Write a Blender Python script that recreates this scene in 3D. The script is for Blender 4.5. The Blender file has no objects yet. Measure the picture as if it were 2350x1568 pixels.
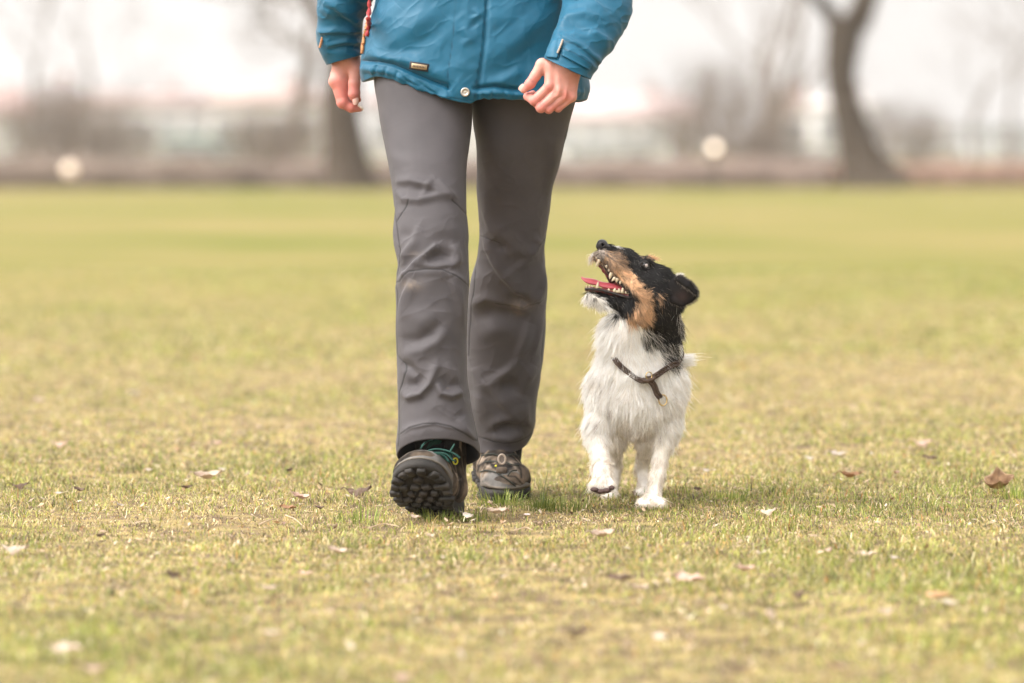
import bpy, math, random
import numpy as np
from mathutils import Vector, Matrix

random.seed(7)
RNG = np.random.default_rng(11)
SC = bpy.context.scene

# ------------------------------------------------------------------ camera
CAM_H = 0.77
FPX = 9900.0            # focal length in units of a 2350 px wide picture
CX, CY, HY = 1175.0, 784.0, 335.0
PITCH = math.atan((CY - HY) / FPX)
cam_data = bpy.data.cameras.new("camera")
cam = bpy.data.objects.new("camera", cam_data)
SC.collection.objects.link(cam)
SC.camera = cam
cam.location = (0, 0, CAM_H)
cam.rotation_euler = (math.pi / 2 - PITCH, 0, 0)
cam_data.sensor_width = 36.0
cam_data.lens = 36.0 * FPX / 2350.0
cam_data.clip_start = 0.1
cam_data.clip_end = 5000
cam_data.dof.use_dof = True
cam_data.dof.focus_distance = 9.02
cam_data.dof.aperture_fstop = 2.75
cam_data.dof.aperture_blades = 0

# ------------------------------------------------------------------ sky and sun
SUN_EL, SUN_AZ = math.radians(52), math.radians(-108)   # veiled sun, high at the left
world = bpy.data.worlds.new("World")
SC.world = world
world.use_nodes = True
wn = world.node_tree.nodes
wl = world.node_tree.links
wn.clear()
w_out = wn.new('ShaderNodeOutputWorld')
w_bg = wn.new('ShaderNodeBackground')
w_sky = wn.new('ShaderNodeTexSky')
w_sky.sky_type = 'NISHITA'
w_sky.sun_disc = False
w_sky.sun_elevation = SUN_EL
w_sky.sun_rotation = SUN_AZ
w_sky.air_density = 1.6
w_sky.dust_density = 6.0
w_hs = wn.new('ShaderNodeHueSaturation')
w_hs.inputs['Saturation'].default_value = 0.12
w_mix = wn.new('ShaderNodeMix')
w_mix.data_type = 'RGBA'
w_mix.inputs[0].default_value = 0.55
w_mix.inputs[7].default_value = (17.5, 16.8, 16.1, 1)
wl.new(w_sky.outputs[0], w_hs.inputs['Color'])
wl.new(w_hs.outputs[0], w_mix.inputs[6])
# thin cloud: the overcast is brightest round the veiled sun
w_tc = wn.new('ShaderNodeTexCoord')
w_dot = wn.new('ShaderNodeVectorMath'); w_dot.operation = 'DOT_PRODUCT'
w_dot.inputs[1].default_value = (math.sin(SUN_AZ) * math.cos(SUN_EL), math.cos(SUN_AZ) * math.cos(SUN_EL), math.sin(SUN_EL))
w_a = wn.new('ShaderNodeMath'); w_a.operation = 'MULTIPLY_ADD'; w_a.inputs[1].default_value = .5; w_a.inputs[2].default_value = .5
w_b = wn.new('ShaderNodeMath'); w_b.operation = 'POWER'; w_b.inputs[1].default_value = 2.3
w_c = wn.new('ShaderNodeMath'); w_c.operation = 'MULTIPLY_ADD'; w_c.inputs[1].default_value = 1.95; w_c.inputs[2].default_value = .17
w_vm = wn.new('ShaderNodeVectorMath'); w_vm.operation = 'SCALE'
wl.new(w_tc.outputs['Generated'], w_dot.inputs[0]); wl.new(w_dot.outputs['Value'], w_a.inputs[0]); wl.new(w_a.outputs[0], w_b.inputs[0]); wl.new(w_b.outputs[0], w_c.inputs[0])
wl.new(w_mix.outputs[2], w_vm.inputs[0]); wl.new(w_c.outputs[0], w_vm.inputs['Scale'])
wl.new(w_vm.outputs[0], w_bg.inputs['Color'])
w_bg.inputs['Strength'].default_value = 0.123
wl.new(w_bg.outputs[0], w_out.inputs['Surface'])

sun_data = bpy.data.lights.new("sun", 'SUN')
sun_data.energy = 1.3
sun_data.angle = math.radians(24)
sun_data.color = (1.0, 0.95, 0.88)
sun = bpy.data.objects.new("sun", sun_data)
SC.collection.objects.link(sun)
_sd = Vector((math.sin(SUN_AZ) * math.cos(SUN_EL), math.cos(SUN_AZ) * math.cos(SUN_EL), math.sin(SUN_EL)))
sun.rotation_euler = _sd.to_track_quat('Z', 'Y').to_euler()

SC.view_settings.view_transform = 'Standard'
SC.view_settings.look = 'None'
SC.view_settings.gamma = 1.0
SC.view_settings.exposure = 0.68
SC.render.engine = 'CYCLES'
SC.cycles.use_denoising = True
SC.cycles.max_bounces = 6
SC.cycles.diffuse_bounces = 3
SC.cycles.glossy_bounces = 2
SC.cycles.transmission_bounces = 3
SC.cycles.sample_clamp_indirect = 6
SC.render.film_transparent = False

# ------------------------------------------------------------------ maths helpers
_sp, _cp = math.sin(PITCH), math.cos(PITCH)


def Pt(px, py, Y):
    """point at world depth Y that stands at picture position px, py"""
    px, py, Y = np.broadcast_arrays(np.asarray(px, float), np.asarray(py, float), np.asarray(Y, float))
    a = (px - CX) / FPX
    v = (CY - py) / FPX
    dy = _cp + v * _sp
    dz = -_sp + v * _cp
    t = Y / dy
    return np.stack([a * t, Y, CAM_H + dz * t], -1)


def proj(P):
    P = np.asarray(P, float)
    x, y, z = P[..., 0], P[..., 1], P[..., 2] - CAM_H
    f = y * _cp - z * _sp
    u = y * _sp + z * _cp
    return CX + FPX * x / f, CY - FPX * u / f


def ground_at(px, py):
    v = (CY - py) / FPX
    dy = _cp + v * _sp
    dz = -_sp + v * _cp
    t = -CAM_H / dz
    return ((px - CX) / FPX * t, dy * t)


def ground_on(px, py, dz=0.0):
    """where the turf, raised by dz, stands at a picture position"""
    gx, gy = ground_at(px, py)
    v = (CY - py) / FPX
    sl = (-_sp + v * _cp) / (_cp + v * _sp)
    for _ in range(12):
        z = float(gz(gx, gy)) + dz
        gy = .5 * gy + .5 * (z - CAM_H) / sl
        gx = (px - CX) / FPX * gy / (_cp + v * _sp)
    return gx, gy


def c1(x, y): return (x / 2.88 + 693.6, y / 2.88)
def c2(x, y): return (x * .2602 + 856.8, y * .2602 + 408.0)
def c3(x, y): return (x * .2602 + 856.8, y * .2602 + 816.0)
def c4(x, y): return (x / 8.737 + 1158.8, y / 8.737 + 106.1)
def c5(x, y): return (x / 8.008 + 718.1, y / 8.008 + 81.6)
def c6(x, y): return (x / 6.863 + 897.6, y / 6.863 + 979.2)
def c7(x, y): return (x / 2.4405 + 1387.2, y / 2.4405)
def c8(x, y): return (x * .382, y * .382)
def d1(x, y): return (x / 6.005 + 1305.6, y / 6.005 + 522.2)
def d2(x, y): return (x * .302 + 1305.6, y * .302 + 718.1)


def sstep(a, b, x):
    t = np.clip((np.asarray(x, float) - a) / (b - a), 0, 1)
    return t * t * (3 - 2 * t)


def _hash(i, j, k, seed):
    n = (i * 73856093) ^ (j * 19349663) ^ (k * 83492791) ^ (seed * 2654435)
    n = (n ^ (n >> 13)) & 0x7fffffff
    n = (n * 1274126177) & 0x7fffffff
    n = (n ^ (n >> 16)) & 0xffff
    return n / 65535.0 * 2 - 1


def vnoise(P, freq, seed=0):
    P = np.asarray(P, float) * freq
    i = np.floor(P).astype(np.int64)
    f = P - i
    f = f * f * (3 - 2 * f)
    out = 0
    for dx in (0, 1):
        wx = f[..., 0] if dx else 1 - f[..., 0]
        for dy in (0, 1):
            wy = f[..., 1] if dy else 1 - f[..., 1]
            for dz in (0, 1):
                wz = f[..., 2] if dz else 1 - f[..., 2]
                out = out + wx * wy * wz * _hash(i[..., 0] + dx, i[..., 1] + dy, i[..., 2] + dz, seed)
    return out


def fbm(P, freq, seed=0, octs=3):
    a, o = 1.0, 0
    for k in range(octs):
        o = o + a * vnoise(P, freq * 2 ** k, seed + k * 17)
        a *= .5
    return o / 1.75


def n2(x, y, freq, seed=0, octs=2):
    x, y = np.broadcast_arrays(np.asarray(x, float), np.asarray(y, float))
    return fbm(np.stack([x, y, np.zeros_like(x)], -1), freq, seed, octs)


def gz(x, y):
    """height of the lawn"""
    y = np.asarray(y, float)
    near = sstep(4.0, 5.5, y) * (1 - sstep(14, 30, y))
    flat = 1 - np.exp(-(((np.asarray(x, float) - .05) / .42) ** 4 + ((y - 9.2) / .5) ** 4))
    return near * flat * (0.016 * n2(x, y, 1.3, 5) + 0.009 * n2(x, y, 4.5, 9)) + 0.05 * n2(x, y, .05, 3) * sstep(15, 40, y)


# ------------------------------------------------------------------ mesh helpers
def link(o, parent=None):
    SC.collection.objects.link(o)
    if parent is not None:
        o.parent = parent
        o.matrix_parent_inverse = Matrix.Identity(4)
    return o


def raw_mesh(name, V, F, smooth=True):
    """F: list of int arrays (n,3) or (n,4)"""
    me = bpy.data.meshes.new(name)
    V = np.ascontiguousarray(V, dtype=np.float32).reshape(-1, 3)
    me.vertices.add(len(V))
    me.vertices.foreach_set("co", V.ravel())
    F = [np.asarray(f, dtype=np.int32) for f in F if len(f)]
    loops = np.concatenate([f.ravel() for f in F])
    sizes = np.concatenate([np.full(len(f), f.shape[1], np.int32) for f in F])
    starts = np.concatenate([[0], np.cumsum(sizes)[:-1]]).astype(np.int32)
    me.loops.add(len(loops))
    me.loops.foreach_set("vertex_index", loops)
    me.polygons.add(len(sizes))
    me.polygons.foreach_set("loop_start", starts)
    me.polygons.foreach_set("loop_total", sizes)
    if smooth:
        me.polygons.foreach_set("use_smooth", np.ones(len(sizes), bool))
    me.update(calc_edges=True)
    me.validate()
    return me


def set_col(me, col, name="col"):
    at = me.attributes.new(name, 'FLOAT_COLOR', 'POINT')
    c = np.ones((len(me.vertices), 4), np.float32)
    c[:, :3] = col
    at.data.foreach_set("color", c.ravel())


def obj(name, me, mat, parent=None, col=None):
    if col is not None:
        set_col(me, col)
    me.materials.append(mat)
    o = bpy.data.objects.new(name, me)
    return link(o, parent)


def tag(o, label=None, cat=None, group=None, kind=None):
    if label: o["label"] = label
    if cat: o["category"] = cat
    if group: o["group"] = group
    if kind: o["kind"] = kind
    return o


def empty(name, loc):
    o = bpy.data.objects.new(name, None)
    o.location = loc
    SC.collection.objects.link(o)
    return o


def grid_faces(nv, nu, wrap=True):
    i = np.arange(nv - 1)[:, None]
    j = np.arange(nu if wrap else nu - 1)[None, :]
    jn = (j + 1) % nu
    a = i * nu + j
    b = i * nu + jn
    c = (i + 1) * nu + jn
    d = (i + 1) * nu + j
    return np.stack([a, b, c, d], -1).reshape(-1, 4)


def grid_normals(P, wrap=True):
    if wrap:
        du = np.roll(P, -1, 1) - np.roll(P, 1, 1)
    else:
        du = np.gradient(P, axis=1)
    dv = np.gradient(P, axis=0)
    n = np.cross(du, dv)
    n /= np.linalg.norm(n, axis=-1, keepdims=True) + 1e-12
    return n


class Vol:
    """a box of signed distances; shapes are blended into it and skinned as one surface"""

    def __init__(s, lo, hi, h):
        s.lo, s.h = np.array(lo, float), h
        s.n = np.ceil((np.array(hi) - s.lo) / h).astype(int) + 1
        s.D = np.full(s.n, 1.0, np.float32)
        s.ax = [(s.lo[i] + np.arange(s.n[i]) * h).astype(np.float32) for i in range(3)]

    def _sub(s, lo, hi):
        a = np.clip(np.floor((np.array(lo) - s.lo) / s.h).astype(int), 0, s.n)
        b = np.clip(np.ceil((np.array(hi) - s.lo) / s.h).astype(int) + 1, 0, s.n)
        sl = tuple(slice(a[i], b[i]) for i in range(3))
        X = s.ax[0][sl[0]][:, None, None]
        Y = s.ax[1][sl[1]][None, :, None]
        Z = s.ax[2][sl[2]][None, None, :]
        return sl, X, Y, Z

    def cone(s, a, b, ra, rb, k=0.01, sc=(1, 1, 1), cut=False):
        a, b, sc = np.array(a, float), np.array(b, float), np.array(sc, float)
        pad = max(ra, rb) * max(1, sc.max()) + k * 1.5 + s.h * 3
        sl, X, Y, Z = s._sub(np.minimum(a, b) - pad, np.maximum(a, b) + pad)
        if s.D[sl].size == 0: return
        c = (a + b) / 2
        A, B = (a - c) / sc, (b - c) / sc
        ba = B - A
        L2 = float(ba @ ba) + 1e-12
        x, y, z = (X - c[0]) / sc[0] - A[0], (Y - c[1]) / sc[1] - A[1], (Z - c[2]) / sc[2] - A[2]
        t = np.clip((x * ba[0] + y * ba[1] + z * ba[2]) / L2, 0, 1)
        d = np.sqrt((x - t * ba[0]) ** 2 + (y - t * ba[1]) ** 2 + (z - t * ba[2]) ** 2) - (ra + (rb - ra) * t)
        d = (d * min(1.0, sc.min() ** .5)).astype(np.float32)
        D = s.D[sl]
        if cut:
            d = -d
            hh = np.clip(0.5 - 0.5 * (D - d) / k, 0, 1)
            s.D[sl] = D * (1 - hh) + d * hh + k * hh * (1 - hh)
        else:
            hh = np.clip(0.5 + 0.5 * (D - d) / k, 0, 1)
            s.D[sl] = D * (1 - hh) + d * hh - k * hh * (1 - hh)

    def ball(s, a, r, k=0.01, sc=(1, 1, 1), cut=False):
        s.cone(a, np.array(a) + 1e-6, r, r, k, sc, cut)

    def mesh(s):
        D = s.D
        ins = D < 0
        nx, ny, nz = D.shape
        cnt = np.zeros((nx - 1, ny - 1, nz - 1), np.int8)
        corners = [(i, j, k) for i in (0, 1) for j in (0, 1) for k in (0, 1)]
        for (i, j, k) in corners:
            cnt += ins[i:nx - 1 + i, j:ny - 1 + j, k:nz - 1 + k]
        act = (cnt > 0) & (cnt < 8)
        idx = np.full(act.shape, -1, np.int64)
        ijk = np.argwhere(act)
        idx[act] = np.arange(len(ijk))
        vals = np.stack([D[ijk[:, 0] + i, ijk[:, 1] + j, ijk[:, 2] + k] for (i, j, k) in corners], 1)
        acc = np.zeros((len(ijk), 3)); num = np.zeros(len(ijk))
        for ci, A in enumerate(corners):
            for cj, B in enumerate(corners):
                if cj <= ci or sum(abs(A[q] - B[q]) for q in range(3)) != 1: continue
                va, vb = vals[:, ci], vals[:, cj]
                m = (va < 0) != (vb < 0)
                t = np.where(m, va / np.where(m, va - vb, 1), 0)
                p = np.array(A)[None] + t[:, None] * (np.array(B) - np.array(A))[None]
                acc += p * m[:, None]; num += m
        V = s.lo + (ijk + acc / num[:, None]) * s.h
        quads = []
        for ax in range(3):
            o = [0, 0, 0]; o[ax] = 1
            s0 = [slice(None)] * 3; s1 = [slice(None)] * 3
            s0[ax] = slice(0, -1); s1[ax] = slice(1, None)
            a, b = ins[tuple(s0)], ins[tuple(s1)]
            e = np.argwhere(a != b)
            u, w = (ax + 1) % 3, (ax + 2) % 3
            ok = (e[:, u] > 0) & (e[:, w] > 0) & (e[:, u] < D.shape[u] - 1) & (e[:, w] < D.shape[w] - 1)
            e = e[ok]
            def cell(du, dw):
                q = e.copy(); q[:, u] += du; q[:, w] += dw
                return idx[q[:, 0], q[:, 1], q[:, 2]]
            Q = np.stack([cell(-1, -1), cell(0, -1), cell(0, 0), cell(-1, 0)], 1)
            flip = b[e[:, 0], e[:, 1], e[:, 2]]
            Q[flip] = Q[flip][:, ::-1]
            quads.append(Q[(Q >= 0).all(1)])
        return V, np.concatenate(quads)


def vert_normals(V, F):
    n = np.zeros_like(V)
    fn = np.cross(V[F[:, 2]] - V[F[:, 0]], V[F[:, 3 if F.shape[1] > 3 else 1]] - V[F[:, 1 if F.shape[1] > 3 else 0]])
    for k in range(F.shape[1]):
        np.add.at(n, F[:, k], fn)
    return n / (np.linalg.norm(n, axis=1, keepdims=True) + 1e-12)


def stroke_field(px, py, strokes):
    """sum of folds drawn as lines: (points, height, width on one side, on the other)"""
    shp = px.shape
    px, py = px.ravel(), py.ravel()
    out = np.zeros(len(px))
    for st in strokes:
        pts, amp, w1 = np.array(st[0], float), st[1], st[2]
        w2 = st[3] if len(st) > 3 else w1
        m = 2.6 * max(w1, w2)
        lo, hi = pts.min(0) - m, pts.max(0) + m
        sel = np.nonzero((px > lo[0]) & (px < hi[0]) & (py > lo[1]) & (py < hi[1]))[0]
        if not len(sel): continue
        x, y = px[sel], py[sel]
        seg = np.diff(pts, axis=0)
        L = np.linalg.norm(seg, axis=1); cum = np.concatenate([[0], np.cumsum(L)])
        best = np.full(len(sel), 1e9); tt = np.zeros(len(sel)); sd = np.ones(len(sel))
        for i in range(len(seg)):
            rx, ry = x - pts[i, 0], y - pts[i, 1]
            t = np.clip((rx * seg[i, 0] + ry * seg[i, 1]) / (L[i] ** 2 + 1e-9), 0, 1)
            d = np.hypot(rx - t * seg[i, 0], ry - t * seg[i, 1])
            b = d < best
            best = np.where(b, d, best)
            tt = np.where(b, (cum[i] + t * L[i]) / cum[-1], tt)
            sd = np.where(b, np.sign(seg[i, 0] * ry - seg[i, 1] * rx), sd)
        w = np.where(sd > 0, w1, w2)
        tap = 1.0 if (len(st) > 4 and st[4]) else (0.25 + 0.75 * np.clip(np.sin(np.pi * np.clip(tt, 0, 1)), 0, 1) ** .6)
        out[sel] += amp * tap * np.exp(-(best / w) ** 2)
    return out.reshape(shp)


def tubes(paths, radii, sides=6, cap=True):
    """list of (n,3) paths with radii (scalar or (n,)) -> V, F"""
    Vs, Fs, off = [], [], 0
    ang = np.arange(sides) / sides * 2 * np.pi
    for P, r in zip(paths, radii):
        P = np.asarray(P, float)
        n = len(P)
        r = np.broadcast_to(np.asarray(r, float), (n,))
        T = np.gradient(P, axis=0)
        T /= np.linalg.norm(T, axis=1, keepdims=True) + 1e-12
        ref = np.array([0.13, 0.21, 1.0]) if abs(T[:, 2]).mean() < .8 else np.array([1.0, 0.2, 0.1])
        A = np.cross(T, ref); A /= np.linalg.norm(A, axis=1, keepdims=True) + 1e-12
        B = np.cross(T, A)
        R = P[:, None] + r[:, None, None] * (np.cos(ang)[None, :, None] * A[:, None] + np.sin(ang)[None, :, None] * B[:, None])
        Vs.append(R.reshape(-1, 3)); Fs.append(grid_faces(n, sides)[:, ::-1] + off)
        off += n * sides
    V = np.concatenate(Vs)
    F = [np.concatenate(Fs)]
    if cap:
        V2, F2, o2, off0 = [], [], len(V), 0
        for P in paths:
            n = len(P)
            for row, e in ((0, 0), (n - 1, -1)):
                V2.append(np.asarray(P[e], float)[None])
                k = off0 + row * sides + np.arange(sides)
                kn = off0 + row * sides + (np.arange(sides) + 1) % sides
                F2.append(np.stack([k, kn, np.full(sides, o2)], 1))
                o2 += 1
            off0 += n * sides
        V = np.concatenate([V] + V2); F.append(np.concatenate(F2))
    return V, F


def spline(pts, n):
    """smooth curve through points"""
    P = np.array(pts, float)
    Q = np.concatenate([[2 * P[0] - P[1]], P, [2 * P[-1] - P[-2]]])
    m = len(P) - 1
    t = np.linspace(0, m - 1e-9, n)
    i = t.astype(int); f = (t - i)[:, None]
    a, b, c, d = Q[i], Q[i + 1], Q[i + 2], Q[i + 3]
    return .5 * ((2 * b) + (c - a) * f + (2 * a - 5 * b + 4 * c - d) * f ** 2 + (3 * b - a - 3 * c + d) * f ** 3)


def box_vf(c, s, R=None, bev=0.0):
    """a bevelled box: centre, half sizes"""
    c, s = np.array(c, float), np.array(s, float)
    b = min(bev, s.min() * .9)
    V = []
    for sx in (-1, 1):
        for sy in (-1, 1):
            for sz in (-1, 1):
                V += [(sx * s[0], sy * (s[1] - b), sz * (s[2] - b)), (sx * (s[0] - b), sy * s[1], sz * (s[2] - b)), (sx * (s[0] - b), sy * (s[1] - b), sz * s[2])]
    V = np.array(V)
    def q(sx, sy, sz, k): return ((sx > 0) * 4 + (sy > 0) * 2 + (sz > 0)) * 3 + k
    F4, F3 = [], []
    for sg in (-1, 1):
        F4.append([q(sg, -1, -1, 0), q(sg, 1, -1, 0), q(sg, 1, 1, 0), q(sg, -1, 1, 0)][::sg])
        F4.append([q(-1, sg, -1, 1), q(-1, sg, 1, 1), q(1, sg, 1, 1), q(1, sg, -1, 1)][::sg])
        F4.append([q(-1, -1, sg, 2), q(1, -1, sg, 2), q(1, 1, sg, 2), q(-1, 1, sg, 2)][::sg])
    for a in (-1, 1):
        for b2 in (-1, 1):
            F4.append([q(a, b2, -1, 0), q(a, b2, 1, 0), q(a, b2, 1, 1), q(a, b2, -1, 1)][::-a * b2 or 1])
            F4.append([q(a, -1, b2, 0), q(a, 1, b2, 0), q(a, 1, b2, 2), q(a, -1, b2, 2)][::a * b2 or 1])
            F4.append([q(-1, a, b2, 1), q(1, a, b2, 1), q(1, a, b2, 2), q(-1, a, b2, 2)][::-a * b2 or 1])
            for cc in (-1, 1):
                F3.append([q(a, b2, cc, 0), q(a, b2, cc, 1), q(a, b2, cc, 2)][::a * b2 * cc])
    if R is not None: V = V @ np.array(R).T
    return V + c, np.array(F4), np.array(F3)


def join_vf(items):
    Vs, F4, F3, o = [], [], [], 0
    for it in items:
        Vs.append(it[0])
        if len(it[1]): F4.append(it[1] + o)
        if len(it) > 2 and len(it[2]): F3.append(it[2] + o)
        o += len(it[0])
    return np.concatenate(Vs), [np.concatenate(f) for f in (F4, F3) if f]


# ------------------------------------------------------------------ materials
def srgb(r, g, b):
    return tuple(((c / 255) / 12.92 if c / 255 <= .04045 else ((c / 255 + .055) / 1.055) ** 2.4) for c in (r, g, b))


def mat(name, color=None, rough=.7, attr=None, noise=0, nscale=50, bump=0, bscale=200, bdist=.001, spec=.4, metal=0, sheen=0,
        color2=None, transl=0, emis=0, weave=0, sss=0):
    m = bpy.data.materials.new(name)
    m.use_nodes = True
    N, L = m.node_tree.nodes, m.node_tree.links
    b = N['Principled BSDF']
    b.inputs['Roughness'].default_value = rough
    b.inputs['Metallic'].default_value = metal
    b.inputs['Specular IOR Level'].default_value = spec
    if sheen:
        b.inputs['Sheen Weight'].default_value = sheen
        b.inputs['Sheen Roughness'].default_value = .5
    tc = N.new('ShaderNodeTexCoord')
    if attr:
        a = N.new('ShaderNodeAttribute'); a.attribute_name = attr
        src = a.outputs['Color']
    else:
        r = N.new('ShaderNodeRGB'); r.outputs[0].default_value = (*color, 1)
        src = r.outputs[0]
    if noise or color2:
        t = N.new('ShaderNodeTexNoise'); t.inputs['Scale'].default_value = nscale; t.inputs['Detail'].default_value = 5
        L.new(tc.outputs['Object'], t.inputs['Vector'])
        mx = N.new('ShaderNodeMix'); mx.data_type = 'RGBA'
        if color2:
            rp = N.new('ShaderNodeMapRange'); rp.inputs[1].default_value = .38; rp.inputs[2].default_value = .62
            L.new(t.outputs['Fac'], rp.inputs[0]); L.new(rp.outputs[0], mx.inputs[0])
            L.new(src, mx.inputs[6]); mx.inputs[7].default_value = (*color2, 1)
        else:
            mx.blend_type = 'MULTIPLY'; mx.inputs[0].default_value = 1
            rp = N.new('ShaderNodeMapRange'); rp.inputs[1].default_value = .3; rp.inputs[2].default_value = .7
            rp.inputs[3].default_value = 1 - noise; rp.inputs[4].default_value = 1 + noise
            cb = N.new('ShaderNodeCombineColor')
            L.new(t.outputs['Fac'], rp.inputs[0])
            for q in range(3): L.new(rp.outputs[0], cb.inputs[q])
            L.new(src, mx.inputs[6]); L.new(cb.outputs[0], mx.inputs[7])
        src = mx.outputs[2]
    L.new(src, b.inputs['Base Color'])
    if sss:
        b.inputs['Subsurface Weight'].default_value = sss
        b.inputs['Subsurface Radius'].default_value = (.01, .004, .002)
        b.inputs['Subsurface Scale'].default_value = .4
    if bump:
        t2 = N.new('ShaderNodeTexNoise'); t2.inputs['Scale'].default_value = bscale; t2.inputs['Detail'].default_value = 4
        L.new(tc.outputs['Object'], t2.inputs['Vector'])
        bp = N.new('ShaderNodeBump'); bp.inputs['Strength'].default_value = bump; bp.inputs['Distance'].default_value = bdist
        L.new(t2.outputs['Fac'], bp.inputs['Height']); L.new(bp.outputs[0], b.inputs['Normal'])
    if emis:
        L.new(src, b.inputs['Emission Color']); b.inputs['Emission Strength'].default_value = emis
    if transl:
        tr = N.new('ShaderNodeBsdfTranslucent'); L.new(src, tr.inputs['Color'])
        ms = N.new('ShaderNodeMixShader'); ms.inputs[0].default_value = transl
        L.new(b.outputs[0], ms.inputs[1]); L.new(tr.outputs[0], ms.inputs[2])
        L.new(ms.outputs[0], N['Material Output'].inputs['Surface'])
    return m


# ------------------------------------------------------------------ ground
def ground():
    ys = np.concatenate([np.linspace(-20, 4, 12), np.arange(4.2, 16, .08), np.geomspace(16.2, 700, 80)])
    xs = np.concatenate([-np.geomspace(600, 3.2, 60), np.arange(-3, 3.01, .08), np.geomspace(3.2, 600, 60)])
    X, Yg = np.meshgrid(xs, ys)
    P = np.stack([X, Yg, gz(X, Yg)], -1)
    me = raw_mesh("lawn_ground", P, [grid_faces(len(ys), len(xs), False)])
    m = mat("lawn_ground", (.2, .17, .06), rough=1, spec=.05)
    N, L = m.node_tree.nodes, m.node_tree.links
    b = N['Principled BSDF']
    tc = N.new('ShaderNodeTexCoord')
    def noise(scale, det=3):
        t = N.new('ShaderNodeTexNoise'); t.inputs['Scale'].default_value = scale; t.inputs['Detail'].default_value = det
        L.new(tc.outputs['Object'], t.inputs['Vector']); return t.outputs['Fac']
    r1 = N.new('ShaderNodeValToRGB')
    r1.color_ramp.elements[0].position = .33; r1.color_ramp.elements[0].color = (.122, .124, .030, 1)
    r1.color_ramp.elements[1].position = .69; r1.color_ramp.elements[1].color = (.196, .156, .062, 1)
    na, nb = noise(.16, 2), noise(.9, 4)
    mm_ = N.new('ShaderNodeMath'); mm_.operation = 'MULTIPLY_ADD'; mm_.inputs[1].default_value = .55
    ad = N.new('ShaderNodeMath'); ad.operation = 'SUBTRACT'; ad.inputs[1].default_value = .275
    L.new(nb, mm_.inputs[0]); L.new(na, ad.inputs[0]); L.new(ad.outputs[0], mm_.inputs[2]); L.new(mm_.outputs[0], r1.inputs[0])
    r2 = N.new('ShaderNodeValToRGB')
    r2.color_ramp.elements[0].position = .4; r2.color_ramp.elements[0].color = (.12, .085, .055, 1)
    r2.color_ramp.elements[1].position = .6; r2.color_ramp.elements[1].color = (.27, .21, .095, 1)
    L.new(noise(14, 5), r2.inputs[0])
    sx = N.new('ShaderNodeSeparateXYZ'); L.new(tc.outputs['Object'], sx.inputs[0])
    mr = N.new('ShaderNodeMapRange'); mr.inputs[1].default_value = 14; mr.inputs[2].default_value = 24
    L.new(sx.outputs['Y'], mr.inputs[0])
    mx = N.new('ShaderNodeMix'); mx.data_type = 'RGBA'
    L.new(mr.outputs[0], mx.inputs[0]); L.new(r2.outputs[0], mx.inputs[6]); L.new(r1.outputs[0], mx.inputs[7])
    L.new(mx.outputs[2], b.inputs['Base Color'])
    o = obj("ground", me, m)
    tag(o, kind="structure")


ground()

GREEN = np.array([[.105, .150, .022], [.18, .225, .036], [.27, .29, .058], [.39, .375, .12]])
STRAW = np.array([[.45, .345, .175], [.35, .255, .115], [.58, .47, .31], [.38, .27, .095], [.13, .085, .05]])


def bare(x, y):
    """how worn and strawy the turf is at a place, 0 to 1"""
    v = .5 + .55 * n2(x, y * .45, 1.5, 31, 3) + .18 * n2(x, y, .35, 77, 2)
    for (bx, by, r, a) in ((.95, 8.55, .6, .35), (.15, 8.75, .3, .3), (-.1, 8.95, .28, .5), (-.65, 8.75, .25, .25), (.35, 9.0, .25, .25)):
        v = v + a * np.exp(-(((x - bx) / r) ** 2 + ((y - by) / (r * .6)) ** 2))
    return np.clip(v, 0, 1)


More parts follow.
